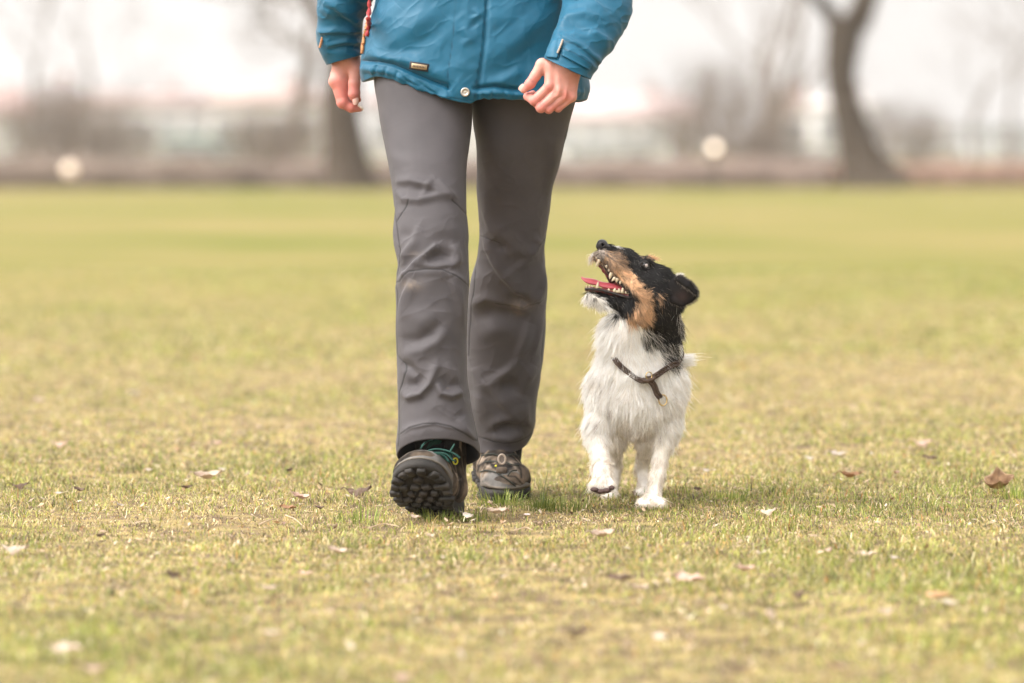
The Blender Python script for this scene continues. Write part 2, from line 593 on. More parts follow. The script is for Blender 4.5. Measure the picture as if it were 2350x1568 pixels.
def blades(n, x0, x1, y0, y1, lo, hi, w, seed, lay=.35):
    r = np.random.default_rng(seed)
    u = r.random(n)
    y = y0 + (y1 - y0) * u
    half = .125 * y + .55
    x = (r.random(n) * 2 - 1) * half
    br = bare(x, y)
    keep = r.random(n) > .62 * br + .25 * (n2(x, y, 11, 19, 2) < -.15)
    x, y, br = x[keep], y[keep], br[keep]
    n = len(x)
    # clumps
    cn = n2(x, y, 9, 51, 2)
    L = (lo + (hi - lo) * r.random(n) ** 2.2) * (1 + .7 * cn) * (1 - .4 * br)
    L = np.clip(L, .006, None)
    strawy = r.random(n) < (.14 + .58 * br)
    az = r.random(n) * 2 * np.pi
    lean = np.where(strawy, r.uniform(1.0, 2.2, n), r.uniform(.3, 1.7, n))
    d = np.stack([np.cos(az), np.sin(az), np.zeros(n)], -1)
    side = np.stack([-np.sin(az), np.cos(az), np.zeros(n)], -1)
    sw = r.uniform(.55, 1.25, n) * w
    base = np.stack([x, y, gz(x, y) - .002], -1)
    base[strawy, 2] += r.random(strawy.sum()) * .007
    V = np.zeros((n, 7, 3))
    p = base.copy()
    ang = lean * .35
    V[:, 0] = p - side * sw[:, None] * .5; V[:, 1] = p + side * sw[:, None] * .5
    for k in range(1, 4):
        p = p + (L / 3)[:, None] * (d * np.sin(ang)[:, None] + np.array([0, 0, 1.]) * np.cos(ang)[:, None])
        ang = ang + lean * .42
        f = (.85, .6)[k - 1] if k < 3 else 0
        if k < 3:
            V[:, 2 * k] = p - side * (sw * f * .5)[:, None]; V[:, 2 * k + 1] = p + side * (sw * f * .5)[:, None]
        else:
            V[:, 6] = p
    V[..., 2] = np.maximum(V[..., 2], base[:, None, 2] + .0005)
    i = (np.arange(n) * 7)[:, None]
    F4 = np.concatenate([i + [0, 1, 3, 2], i + [2, 3, 5, 4]])
    F3 = i + [4, 5, 6]
    col = np.where(strawy[:, None], STRAW[r.integers(0, 5, n)], GREEN[r.integers(0, 4, n)])
    g2 = (n2(x, y, 2.2, 91, 2) * .5 + .5)[:, None]
    col = col * (1 - .35 * (~strawy)[:, None]) + (~strawy)[:, None] * .35 * (np.array([.38, .35, .09]) * g2 + np.array([.18, .25, .04]) * (1 - g2))
    col = col * np.clip(1 + .38 * r.normal(size=n) + .45 * n2(x, y, 14, 66, 2) + .25 * n2(x, y, 5, 67, 2), .2, 1.9)[:, None]
    col = np.clip(col, 0, .9)
    orange = (r.random(n) < .015)
    col[orange] = np.array([.5, .24, .07]) * r.uniform(.6, 1.1, orange.sum())[:, None]
    C = np.repeat(col[:, None], 7, 1)
    C[:, 6] = C[:, 6] * .65 + np.array([.42, .35, .15]) * .35
    return V.reshape(-1, 3), F4, F3, C.reshape(-1, 3)


def grass():
    m = mat("grass_blade", attr="col", rough=.45, spec=.38, transl=.38)
    sets = [blades(330000, -2, 2, 7.4, 10.6, .008, .036, .0022, 1),
            blades(130000, -2, 2, 5.3, 7.4, .008, .030, .0026, 2),
            blades(170000, -2, 2, 10.6, 15, .010, .030, .0034, 3),
            blades(150000, -2, 2, 15, 27, .012, .032, .007, 4)]
    Vs, F4, F3, C, o = [], [], [], [], 0
    for V, a, b, c in sets:
        Vs.append(V); F4.append(a + o); F3.append(b + o); C.append(c); o += len(V)
    me = raw_mesh("grass", np.concatenate(Vs), [np.concatenate(F4), np.concatenate(F3)], smooth=False)
    g = obj("grass", me, m, col=np.concatenate(C))
    tag(g, "short worn lawn of green and straw coloured blades", "grass", kind="stuff")


grass()

# ================================================================== person
def fabric_mat(name, color, rough, bump=.25, noise=.06):
    m = mat(name, attr="col", rough=rough, bump=bump, bscale=900, bdist=.0004, noise=noise, nscale=18, spec=.25, sheen=.05)
    return m


M_TROUSER = fabric_mat("trouser_cloth", None, .66, .6, .10)
M_JACKET = fabric_mat("jacket_cloth", None, .5)
M_LINING = mat("dark_lining", (.012, .012, .014), rough=.9)
M_SKIN = mat("skin", attr="col", rough=.5, sss=.25, bump=.3, bscale=260, bdist=.0006, spec=.35, noise=.08, nscale=60)
M_NAIL = mat("nail", (.56, .35, .30), rough=.3)
M_RUBBER = mat("boot_rubber", attr="col", rough=.75, noise=.35, nscale=45, bump=.4, bscale=240, bdist=.001)
M_BOOT = mat("boot_leather", attr="col", spec=.15, rough=.95, noise=.3, nscale=60, bump=.5, bscale=400, bdist=.0008)
M_LACE = mat("teal_lace", (.012, .06, .048), rough=.8)
M_LACE2 = mat("dark_lace", (.015, .018, .012), rough=.7)
M_YELLOW = mat("yellow_lug", (.62, .58, .04), rough=.5)
M_METAL = mat("pewter", (.42, .38, .33), rough=.38, metal=.8, bump=.4, bscale=500, bdist=.0005)
M_BLACKP = mat("black_patch", (.012, .012, .018), rough=.6)
M_BRONZE = mat("bronze_letters", (.35, .26, .16), rough=.45, metal=.6)
M_RED = mat("red_zip", (.26, .02, .02), rough=.6)
M_ORANGE = mat("orange_trim", (.36, .16, .06), rough=.6)
M_GREYTAPE = mat("beige_tape", (.33, .27, .22), rough=.8)

TROUSER_COL = np.array([.058, .052, .0555])
JACKET_COL = np.array([.004, .078, .140])


def interp(rows, y, col):
    R = np.array(rows, float)
    # smooth (pchip-like) interpolation
    x, v = R[:, 0], R[:, col]
    d = np.gradient(v, x)
    i = np.clip(np.searchsorted(x, y) - 1, 0, len(x) - 2)
    h = x[i + 1] - x[i]
    t = np.clip((y - x[i]) / h, 0, 1)
    return (2 * t ** 3 - 3 * t ** 2 + 1) * v[i] + (t ** 3 - 2 * t ** 2 + t) * h * d[i] + (-2 * t ** 3 + 3 * t ** 2) * v[i + 1] + (t ** 3 - t ** 2) * h * d[i + 1]


def leg_surface(rows, tilt_front, tilt_back, tilt_from, strokes, seams, nu=420, step=1.7, seed=0, ex=.88, slope=0):
    """rows: (py, left px, right px, centre depth, half depth)"""
    y0, y1 = rows[0][0], rows[-1][0]
    nv = int((y1 - y0) / step)
    py = np.linspace(y0, y1, nv)[:, None]
    xl, xr, Yc, b = [interp(rows, py[:, 0], c)[:, None] for c in (1, 2, 3, 4)]
    th = (np.arange(nu) / nu * 2 * np.pi)[None]
    c, s = np.cos(th), np.sin(th)
    ce = np.sign(c) * abs(c) ** ex
    se = np.sign(s) * abs(s) ** ex
    px = (xl + xr) / 2 + (xr - xl) / 2 * ce
    Y = Yc + b * se
    w = sstep(tilt_from, y1, py)
    dpy = w * (np.where(s < 0, -s * tilt_front, s * tilt_back) + slope * c)
    P = Pt(px, py + dpy, Y)
    N = grid_normals(P)
    if (N[nv // 2, nu * 3 // 4] @ np.array([0, -1, 0])) < 0: N = -N
    qx, qy = proj(P)
    front = np.clip(-N[..., 1] * 1.6, 0, 1)
    f = stroke_field(qx, qy, strokes)
    Pn = np.stack([P[..., 0], P[..., 1], P[..., 2] * .55], -1)
    f = f * 1.6 * front + 2.0 * fbm(Pn, 9, seed, 3) * (.4 + .6 * (1 - front)) + .5 * fbm(P, 26, seed + 5, 2)
    # fine creases gather at the knee and above the hem
    Qa = np.stack([P[..., 0] + .5 * P[..., 2], P[..., 1], P[..., 2] * 1.6 - .6 * P[..., 0]], -1)
    Qb = np.stack([P[..., 0] - .7 * P[..., 2], P[..., 1], P[..., 2] * 1.3 + .7 * P[..., 0]], -1)
    cre = (1 - np.abs(fbm(Qa, 13, seed + 60, 2))) ** 6 + (1 - np.abs(fbm(Qb, 17, seed + 70, 2))) ** 7 * .7
    zone = np.exp(-((qy - 600) / 95) ** 2) + .8 * np.exp(-((qy - 890) / 90) ** 2) + .35 * np.exp(-((qy - 410) / 60) ** 2) + .12
    f = f + 1.9 * cre * zone
    P = P + N * (f / 1000)[..., None] * (.35 + .65 * front)[..., None]
    g = stroke_field(qx, qy, [(s_[0], 1.0, s_[1], s_[1], True) for s_ in seams]) * (N[..., 1] < .1)
    g = np.clip(g, 0, 1)
    P = P - N * (g * .0012)[..., None]
    col = TROUSER_COL[None, None] * (1 - .72 * g[..., None])
    # turned-in hem, thickness and the inside of the leg
    rows_in = []
    for back, sh, dn in ((0, .985, -.0015), (0, .965, 0), (5, .95, 0), (34, .90, 0), (70, .84, 0)):
        last = P[nv - 1 - back]; ctr = last.mean(0)
        q = ctr + (last - ctr) * sh
        q[:, 2] += dn
        rows_in.append(q)
    P = np.concatenate([P, np.array(rows_in)])
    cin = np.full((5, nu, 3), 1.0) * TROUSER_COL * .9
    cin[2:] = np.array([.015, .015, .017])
    col = np.concatenate([col, cin])
    return P, col


ROWS_F = [(60, 862, 1083, 9.15, .105), (120, 860, 1084, 9.15, .11), (194, 859, 1085, 9.13, .108), (243, 867, 1085, 9.11, .102), (285, 873, 1083, 9.09, .098), (330, 882, 1078, 9.065, .095),
          (380, 892, 1071, 9.035, .09), (434, 900, 1070, 9.005, .086), (491, 905, 1071, 8.975, .084), (540, 902, 1075, 8.955, .083),
          (570, 906, 1074, 8.945, .082), (606, 913, 1075, 8.935, .082), (650, 908, 1077, 8.925, .085), (694, 909, 1074, 8.92, .086),
          (746, 908, 1072, 8.915, .087), (816, 910, 1071, 8.91, .088), (870, 912, 1073, 8.905, .09), (905, 913, 1078, 8.905, .092), (962, 914, 1088, 8.90, .096),
          (1003, 911, 1097, 8.895, .10), (1030, 909, 1102, 8.89, .102), (1046, 911, 1102, 8.89, .102)]
ROWS_R = [(60, 1083, 1330, 9.17, .108), (120, 1083, 1330, 9.17, .11), (190, 1083, 1326, 9.17, .11), (240, 1083, 1319, 9.18, .106), (285, 1085, 1307, 9.19, .10), (330, 1092, 1296, 9.20, .096),
          (382, 1094, 1284, 9.22, .09), (434, 1094, 1268, 9.24, .086), (486, 1098, 1261, 9.26, .084), (550, 1099, 1252, 9.28, .083),
          (595, 1094, 1250, 9.30, .083), (647, 1080, 1256, 9.32, .085), (707, 1072, 1254, 9.35, .086), (772, 1068, 1251, 9.38, .088),
          (816, 1068, 1247, 9.40, .089), (881, 1070, 1239, 9.43, .09), (933, 1074, 1231, 9.45, .09), (972, 1080, 1229, 9.47, .09), (1000, 1082, 1222, 9.48, .088), (1014, 1084, 1214, 9.48, .086)]


def S(conv, pts): return [conv(*p) for p in pts]


FOLD_F = [
    (S(c2, [(200, 40), (330, 30), (470, 70), (600, 130), (710, 185)]), 5.0, 8, 12),
    (S(c2, [(205, 120), (270, 190), (400, 205), (560, 165), (660, 170)]), 5.0, 9, 8),
    (S(c2, [(420, 170), (470, 90), (520, 10)]), 2.5, 8),
    (S(c2, [(560, 20), (640, 100), (720, 190)]), 3.0, 8),
    (S(c2, [(250, 90), (400, 110), (560, 110)]), -1.8, 9),
    (S(c2, [(230, 500), (330, 520), (430, 470)]), -2.5, 14),
    (S(c2, [(400, 430), (340, 580), (270, 700), (215, 800)]), 4.5, 8, 14),
    (S(c2, [(560, 590), (470, 670), (390, 740), (310, 840), (215, 910)]), 7.5, 6, 14),
    (S(c2, [(470, 710), (590, 680), (700, 700)]), -8.5, 15),
    (S(c2, [(400, 775), (560, 785), (740, 765)]), 4.5, 7, 12),
    (S(c2, [(700, 590), (735, 680), (745, 760)]), 5.0, 7, 10),
    (S(c2, [(540, 560), (640, 540), (760, 570)]), -2.5, 16),
    (S(c2, [(330, 860), (430, 835), (580, 830), (700, 860), (830, 935)]), 3.0, 10, 8),
    (S(c2, [(350, 900), (305, 1000), (255, 1120), (215, 1260), (200, 1400)]), 6.5, 7, 20),
    (S(c2, [(680, 890), (725, 1000), (760, 1120), (790, 1260), (812, 1380)]), 6.0, 7, 18),
    (S(c2, [(560, 900), (600, 1050), (590, 1180)]), -3.0, 28),
    (S(c2, [(300, 1180), (420, 1260), (560, 1230)]), 2.5, 20),
    (S(c2, [(260, 1450), (400, 1430), (520, 1370), (600, 1280)]), -4.5, 14),
    (S(c2, [(280, 1560), (430, 1530), (560, 1450), (640, 1340)]), 3.5, 14),
    (S(c3, [(250, 60), (330, 110), (380, 170)]), -4.5, 10),
    (S(c3, [(245, 325), (320, 375), (420, 345), (490, 260), (540, 150), (560, 90)]), 6.5, 8, 13),
    (S(c3, [(300, 260), (380, 260), (440, 180)]), -5.5, 14),
    (S(c3, [(560, 250), (600, 340), (680, 365), (775, 325)]), 6.5, 8, 12),
    (S(c3, [(600, 180), (660, 270), (740, 260)]), -5.5, 14),
    (S(c3, [(640, 60), (700, 180), (720, 260)]), 2.5, 9),
    (S(c3, [(740, 560), (800, 640), (880, 720)]), 3.5, 7, 14),
    (S(c3, [(740, 500), (790, 560)]), -3.0, 12),
    (S(c3, [(420, 440), (540, 430), (640, 460)]), 1.5, 22),
    (S(c3, [(225, 700), (330, 640), (540, 600), (740, 650), (920, 750)]), 1.8, 4, 10, True),
    (S(c1, [(560, 1010), (640, 1060), (760, 1060)]), 1.5, 16),
    (S(c1, [(700, 560), (760, 800), (860, 950)]), 1.2, 30),
]
SEAM_F = [
    (S(c2, [(325, 205), (280, 280), (205, 390)]), 1.5), (S(c2, [(685, 200), (740, 240), (822, 325)]), 1.5),
    (S(c2, [(180, 260), (205, 390), (215, 520), (245, 640), (250, 740), (222, 830), (195, 920), (218, 1020), (215, 1150), (208, 1350), (212, 1560)]), 1.4),
    (S(c3, [(215, 0), (270, 70), (288, 140), (265, 220), (238, 320), (232, 480), (235, 640), (222, 800)]), 1.5),
    (S(c2, [(195, 925), (250, 915), (335, 840), (450, 812), (600, 815), (720, 875), (838, 955)]), 1.4),
    (S(c3, [(225, 705), (330, 640), (440, 608), (560, 603), (680, 630), (800, 690), (880, 745), (922, 750)]), 1.5),
    (S(c3, [(840, 300), (870, 450), (895, 600), (922, 745)]), 1.2),
]
FOLD_R = [
    (S(c2, [(940, 130), (1000, 330), (1060, 480), (1130, 600)]), 4.0, 10, 22),
    (S(c2, [(1060, 540), (1110, 600), (1180, 610)]), -5.0, 12),
    (S(c2, [(1160, 480), (1260, 620), (1420, 680), (1500, 640)]), 3.5, 16),
    (S(c2, [(1420, 520), (1460, 580), (1400, 650), (1350, 670)]), 3.5, 8),
    (S(c2, [(980, 520), (1050, 700), (1120, 830), (1180, 900), (1280, 1010), (1400, 1080)]), 7.0, 8, 20),
    (S(c2, [(1500, 780), (1535, 880), (1500, 1000), (1420, 1080)]), 6.5, 10, 16),
    (S(c2, [(1190, 870), (1280, 780), (1400, 700)]), 3.5, 10),
    (S(c2, [(1200, 1090), (1300, 1060), (1400, 1110)]), -5.0, 13),
    (S(c2, [(900, 1250), (1050, 1190), (1200, 1200), (1350, 1290)]), -7.5, 22),
    (S(c2, [(860, 1130), (1000, 1060), (1150, 1110), (1300, 1150), (1440, 1080)]), 4.5, 12),
    (S(c2, [(1370, 1280), (1330, 1400), (1270, 1568)]), 6.0, 8, 20),
    (S(c2, [(1500, 1240), (1450, 1400), (1400, 1568)]), 4.5, 7, 14),
    (S(c2, [(950, 1400), (1100, 1340), (1240, 1380)]), 3.0, 20),
    (S(c3, [(1280, 30), (1200, 120), (1090, 190), (1005, 225)]), 5.0, 9, 20),
    (S(c3, [(1010, 230), (1090, 340), (1190, 470), (1290, 560)]), 6.5, 10, 24),
    (S(c3, [(1130, 240), (1230, 280), (1290, 260)]), -6.0, 18),
    (S(c3, [(900, 100), (960, 300), (940, 500)]), 4.0, 16),
    (S(c3, [(1420, 90), (1340, 220), (1300, 330)]), 4.0, 14),
    (S(c3, [(1040, 640), (1120, 580), (1200, 560), (1290, 590)]), 4.5, 8, 12),
    (S(c3, [(1070, 660), (1180, 630), (1290, 640)]), -7.5, 13),
    (S(c3, [(1050, 720), (1200, 740), (1320, 690)]), 4.0, 12),
    (S(c3, [(1320, 420), (1340, 560), (1400, 640)]), 4.0, 14),
    (S(c1, [(1640, 900), (1660, 1050), (1640, 1300)]), 5.0, 12, 26),
    (S(c1, [(1560, 760), (1600, 1000), (1580, 1300)]), -3.0, 20),
    (S(c1, [(1250, 900), (1300, 1100), (1280, 1350)]), 1.5, 30),
]
SEAM_R = [
    (S(c2, [(940, 510), (1020, 530), (1110, 575)]), 1.2), (S(c2, [(1510, 545), (1440, 590)]), 1.2),
    (S(c1, [(1795, 690), (1780, 780), (1735, 900), (1735, 960), (1700, 1100), (1650, 1250), (1640, 1300)]), 1.8),
    (S(c2, [(930, 400), (935, 600), (905, 800), (890, 1000), (860, 1200), (850, 1400), (845, 1568)]), 1.6),
    (S(c2, [(1550, 400), (1515, 600), (1525, 900), (1525, 1200), (1490, 1400), (1480, 1568)]), 1.5),
    (S(c3, [(1485, 0), (1480, 150), (1455, 300), (1435, 560)]), 1.5),
    (S(c2, [(1080, 1100), (1200, 1125), (1320, 1150), (1480, 1070)]), 1.2),
    (S(c3, [(930, 720), (1050, 755), (1150, 768), (1260, 755), (1360, 715), (1430, 640)]), 1.3),
]

# front hem arches over the boot, rear hem hangs in front
PF, CF = leg_surface(ROWS_F, -40, 26, 780, FOLD_F, SEAM_F, seed=3)
PR, CR = leg_surface(ROWS_R, 27, -20, 820, FOLD_R, SEAM_R, seed=8, slope=-6)


# ------------------------------------------------------------------ the body (hands, forearms, head; the rest is clothed)
def body_mesh():
    parts = []
    SK = np.array([.53, .245, .195])
    # --- left hand of the person, back of the hand towards us
    mm = .0001035 * (8.86 / 9.0)
    Y0 = 8.86
    def H(x, y, d=0.0): return Pt(*c4(x, y), Y0 + d)[()]
    lo = np.minimum(H(0, 1500, -.07), H(2100, -400, -.07)); hi = np.maximum(H(2100, -400, .10), H(0, 1500, .10))
    lo = np.array([H(150, 0)[0], Y0 - .06, H(0, 1480)[2]]); hi = np.array([H(1850, 0)[0], Y0 + .075, H(0, -250)[2]])
    v = Vol(lo, hi, .0013)
    K = .006
    fy = (1, .8, 1)
    # metacarpals
    for a, b, ra, rb in (((960, 380, .002), (900, 800, -.010), 160, 112), ((1090, 440, -.002), (1085, 905, -.014), 150, 112),
                         ((1220, 510, -.002), (1225, 975, -.012), 150, 105), ((1350, 590, .002), (1345, 1020, -.006), 140, 92)):
        v.cone(H(*a), H(*b), ra * mm, rb * mm, K)
    v.cone(H(1240, 470, .006), H(1190, 900, .012), 230 * mm, 190 * mm, .012)
    v.cone(H(1440, 60, .005), H(1230, 450, .004), 275 * mm, 255 * mm, .014, (1, .8, 1))
    # fingers: knuckle, middle joint, then curled back under the palm
    F = [((900, 800, -.010), (590, 1095, -.014), (455, 1010, .010), (560, 960, .030), 104, 96, 84, 74),
         ((1085, 905, -.014), (720, 1235, -.018), (640, 1150, .010), (760, 1040, .030), 106, 98, 86, 76),
         ((1225, 975, -.012), (880, 1262, -.014), (830, 1180, .012), (950, 1080, .030), 98, 88, 78, 70),
         ((1345, 1020, -.006), (1065, 1245, -.008), (1010, 1190, .012), (1100, 1100, .026), 86, 76, 68, 60)]
    for kn, pip, dip, tip, r0, r1, r2, r3 in F:
        v2 = .0025
        v.cone(H(*kn), H(*pip), r0 * mm, r1 * mm, v2)
        v.cone(H(*pip), H(*dip), r1 * mm, r2 * mm, v2)
        v.cone(H(*dip), H(*tip), r2 * mm, r3 * mm, v2)
        v.ball(H(kn[0], kn[1], kn[2] - .003), r0 * mm * .95, .006)
        v.ball(H(pip[0], pip[1], pip[2] - .001), r1 * mm * 1.05, .003)
    # thumb from the side of the palm
    v.cone(H(900, 420, .004), H(745, 375, .004), 165 * mm, 128 * mm, .008)
    v.cone(H(745, 375, .004), H(615, 590, .000), 128 * mm, 108 * mm, .004)
    v.cone(H(615, 590, 0), H(505, 755, -.003), 106 * mm, 104 * mm, .003)
    v.cone(H(505, 755, -.003), H(375, 880, -.004), 102 * mm, 68 * mm, .004, (1, .85, 1))
    # web between thumb and palm
    v.cone(H(850, 480, .006), H(900, 640, .006), 100 * mm, 80 * mm, .008)
    # grooves between metacarpals
    for a, b in (((995, 940, -.028), (1000, 760, -.030)), ((1165, 1000, -.028), (1150, 820, -.030)), ((1290, 1050, -.022), (1290, 880, -.024))):
        v.cone(H(*a), H(*b), 45 * mm, 30 * mm, .005, cut=True)
    V, Q = v.mesh()
    cx, cy = proj(V)
    red = np.zeros(len(V))
    for (x, y, r) in ((590, 1100, 150), (880, 830, 130), (720, 1240, 130), (880, 1270, 120), (1230, 1000, 120), (480, 850, 150), (1070, 1240, 110), (560, 700, 150)):
        ex, ey = c4(x, y)
        red += np.exp(-((cx - ex) ** 2 + (cy - ey) ** 2) / (r / 8.737) ** 2)
    col = SK[None] * (1 - .35 * np.clip(red, 0, 1)[:, None] * np.array([.1, .75, .7]))
    folds = [(S(c4, [(470, 640), (540, 680), (570, 720)]), 1, 1.6), (S(c4, [(490, 690), (560, 720)]), 1, 1.4), (S(c4, [(850, 985), (760, 1075), (640, 1190), (560, 1205)]), 1.3, 2.2),
             (S(c4, [(1050, 1075), (940, 1170), (800, 1300)]), 1.3, 2.2), (S(c4, [(1230, 1105), (1120, 1190), (990, 1300)]), 1.3, 2.0)]
    g = np.clip(stroke_field(cx, cy, folds), 0, 1)[:, None] * (V[:, 1] < Y0)[:, None]
    col = col * (1 - .3 * g)
    parts.append((V, Q, col))
    # --- right hand, thumb and index towards us
    mm = .0001135 * (9.28 / 9.0)
    Y1 = 9.28
    def G(x, y, d=0.0): return Pt(*c5(x, y), Y1 + d)[()]
    lo = np.array([G(120, 0)[0], Y1 - .06, G(0, 1550)[2]]); hi = np.array([G(1080, 0)[0], Y1 + .09, G(0, -150)[2]])
    v = Vol(lo, hi, .0013)
    v.cone(G(590, -60, .02), G(600, 420, .015), 250 * mm, 235 * mm, .012, (.95, 1, 1))
    v.cone(G(590, 430, .012), G(480, 830, .004), 235 * mm, 165 * mm, .012, (.95, .9, 1))
    v.cone(G(560, 480, .03), G(460, 830, .035), 200 * mm, 150 * mm, .012)
    v.cone(G(640, 430, -.002), G(600, 800, .01), 190 * mm, 60 * mm, .01)
    v.ball(G(400, 850, .000), 108 * mm, .010)
    v.cone(G(500, 850, .002), G(550, 1215, -.002), 165 * mm, 115 * mm, .006)
    v.ball(G(550, 1235, -.004), 114 * mm, .004)
    v.cone(G(545, 1240, -.004), G(700, 1330, -.004), 98 * mm, 84 * mm, .003)
    v.cone(G(700, 1330, -.004), G(860, 1350, -.002), 82 * mm, 55 * mm, .004)
    for q, (dx, dy, dd) in enumerate(((0, -20, .024), (-10, -60, .046), (-10, -130, .066))):
        v.cone(G(430, 860 + dy, .005 + dd), G(525 + dx, 1200 + dy, .0 + dd), 115 * mm, 100 * mm, .004)
        v.cone(G(525 + dx, 1200 + dy, dd), G(690 + dx, 1290 + dy, dd), 95 * mm, 82 * mm, .003)
        v.cone(G(690 + dx, 1290 + dy, dd), G(830 + dx, 1200 + dy * 1.1, dd), 80 * mm, 60 * mm, .003)
    v.cone(G(700, 430, -.006), G(775, 600, -.010), 165 * mm, 125 * mm, .010)
    v.cone(G(775, 600, -.010), G(762, 860, -.014), 116 * mm, 108 * mm, .003)
    v.ball(G(760, 880, -.014), 112 * mm, .002)
    v.cone(G(760, 880, -.014), G(757, 1080, -.016), 110 * mm, 112 * mm, .003)
    v.cone(G(757, 1080, -.016), G(790, 1240, -.016), 108 * mm, 50 * mm, .004)
    v.cone(G(668, 660, -.035), G(655, 980, -.035), 22 * mm, 22 * mm, .006, cut=True)
    V, Q = v.mesh()
    cx, cy = proj(V)
    red = np.zeros(len(V))
    for (x, y, r) in ((430, 850, 120), (540, 1230, 170), (700, 1340, 130), (780, 1000, 150), (500, 1050, 160), (800, 1200, 100)):
        ex, ey = c5(x, y)
        red += np.exp(-((cx - ex) ** 2 + (cy - ey) ** 2) / (r / 8.0) ** 2)
    col = SK[None] * (1 - .4 * np.clip(red, 0, 1)[:, None] * np.array([.15, .75, .7]))
    parts.append((V, Q, col))
    # --- torso, neck, head, arms and legs under the clothes
    def W(px, py, Y): return Pt(px, py, Y)[()]
    v = Vol((-.36, 8.75, .12), (.46, 9.72, 1.74), .009)
    v.cone(W(975, 180, 9.13), W(985, 640, 8.98), .082, .055, .02); v.cone(W(985, 640, 8.98), W(1005, 1060, 8.96), .052, .036, .02)
    v.cone(W(1195, 180, 9.17), W(1180, 640, 9.34), .082, .055, .02); v.cone(W(1180, 640, 9.34), W(1145, 1040, 9.50), .052, .036, .02)
    v.cone(W(1085, 90, 9.16), W(1085, -60, 9.16), .10, .10, .03, (1.1, .8, 1))
    v.cone(W(1085, -60, 9.16), W(1085, -260, 9.17), .10, .12, .03, (1.15, .75, 1))
    v.cone(W(950, -300, 9.18), W(1220, -300, 9.18), .062, .062, .03)
    v.cone(W(925, -300, 9.19), W(800, 0, 9.24), .048, .040, .02); v.cone(W(800, 0, 9.24), W(785, 105, 9.29), .038, .030, .02)
    v.cone(W(1245, -300, 9.16), W(1380, 0, 9.02), .048, .040, .02); v.cone(W(1380, 0, 9.02), W(1315, 120, 8.87), .038, .030, .02)
    v.cone(W(1085, -330, 9.17), W(1085, -420, 9.15), .058, .052, .02)
    zc = W(1085, -520, 9.14)
    v.ball(zc, .088, .02, (.86, 1.02, 1.1)); v.cone(zc + [0, -.03, -.03], zc + [0, -.055, -.085], .062, .036, .02, (.95, 1, 1))
    v.cone(zc + [0, -.086, .0], zc + [0, -.106, -.032], .008, .013, .010)
    v.cone(zc + [-.02, -.088, -.063], zc + [.02, -.088, -.063], .007, .007, .006)
    for s in (-1, 1):
        v.ball(zc + [s * .031, -.088, .006], .016, .008, cut=True)
        v.ball(zc + [s * .031, -.070, .006], .014, .003)
        v.ball(zc + [s * .078, .0, -.01], .024, .008, (.4, .8, 1.2))
    V, Q = v.mesh()
    cx, cy = proj(V)
    parts.append((V, Q, np.repeat(SK[None], len(V), 0)))
    Vs, Qs, C, o = [], [], [], 0
    for V, Q, c in parts:
        Vs.append(V); Qs.append(Q + o); C.append(c); o += len(V)
    return np.concatenate(Vs), np.concatenate(Qs), np.concatenate(C)


bV, bQ, bC = body_mesh()
person = obj("person", raw_mesh("person", bV, [bQ]), M_SKIN, col=bC)
tag(person, "person in teal jacket, grey hiking trousers and muddy boots striding towards us on the grass", "person")


def nail(pts, depth, name="fingernail", w=.0055, material=None):
    """a small curved plate seen at picture points centre, along and across"""
    (ax, ay), (bx, by), wd = pts
    n, k = 9, 9
    u = np.linspace(0, 1, n)[:, None]; t = np.linspace(-1, 1, k)[None]
    dx, dy = bx - ax, by - ay
    L = math.hypot(dx, dy)
    nx, ny = -dy / L, dx / L
    wid = wd * np.sqrt(np.clip(1 - (2 * np.clip(u, .12, .93) - 1) ** 4, .02, 1))
    px = ax + dx * u + nx * t * wid
    py = ay + dy * u + ny * t * wid
    Y = depth + .0022 * t ** 2 + .0012 * (2 * u - 1) ** 2
    P = Pt(px, py, np.broadcast_to(Y, px.shape))
    B = P + np.array([0, .0016, 0])
    V = np.concatenate([P.reshape(-1, 3), B.reshape(-1, 3)])
    F = grid_faces(n, k, False)
    me = raw_mesh(name, V, [F, F[:, ::-1] + n * k])
    return obj(name, me, material or M_NAIL, person)


def surf_depth(px, py, V, rad=2.5):
    """nearest depth of a mesh at a picture position"""
    qx, qy = proj(V)
    m = (qx - px) ** 2 + (qy - py) ** 2 < rad ** 2
    return V[m, 1].min() if m.any() else None


_h = [p for p in (c4(405, 790), c4(310, 905))]
d = surf_depth(*c4(360, 850), bV) or 8.84
nail((_h[0], _h[1], 9.0), d + .0012)
_h = [c5(780, 1105), c5(785, 1275)]
d = surf_depth(*c5(785, 1180), bV) or 9.25
nail((_h[0], _h[1], 7.0), d - .0006)
nV, nF = tubes([spline([Pt(*c5(820, 1285), 9.265), Pt(*c5(890, 1325), 9.262), Pt(*c5(932, 1385), 9.265)], 8)], [np.array([.0012, .0018, .0022, .0024, .0024, .002, .0014, .0006])], 6)
obj("fingernail", raw_mesh("fingernail", nV, nF), mat("nail_edge", (.60, .52, .44), rough=.3), person)

# socks in the boot tops
M_SOCK = mat("sock", (.012, .012, .014), rough=.95)
for a, b in (((995, 860, 8.945), (1008, 1085, 8.95)), ((1165, 860, 9.42), (1145, 1075, 9.50))):
    q0, q1 = Pt(*a)[()], Pt(*b)[()]
    V, F = tubes([np.array([q0 * (1 - t) + q1 * t for t in np.linspace(0, 1, 8)])], [np.linspace(.052, .046, 8)], 20)
    obj("sock", raw_mesh("sock", V, F), M_SOCK, person)

# trousers
nv1, nu1 = PF.shape[:2]; nv2 = PR.shape[0]
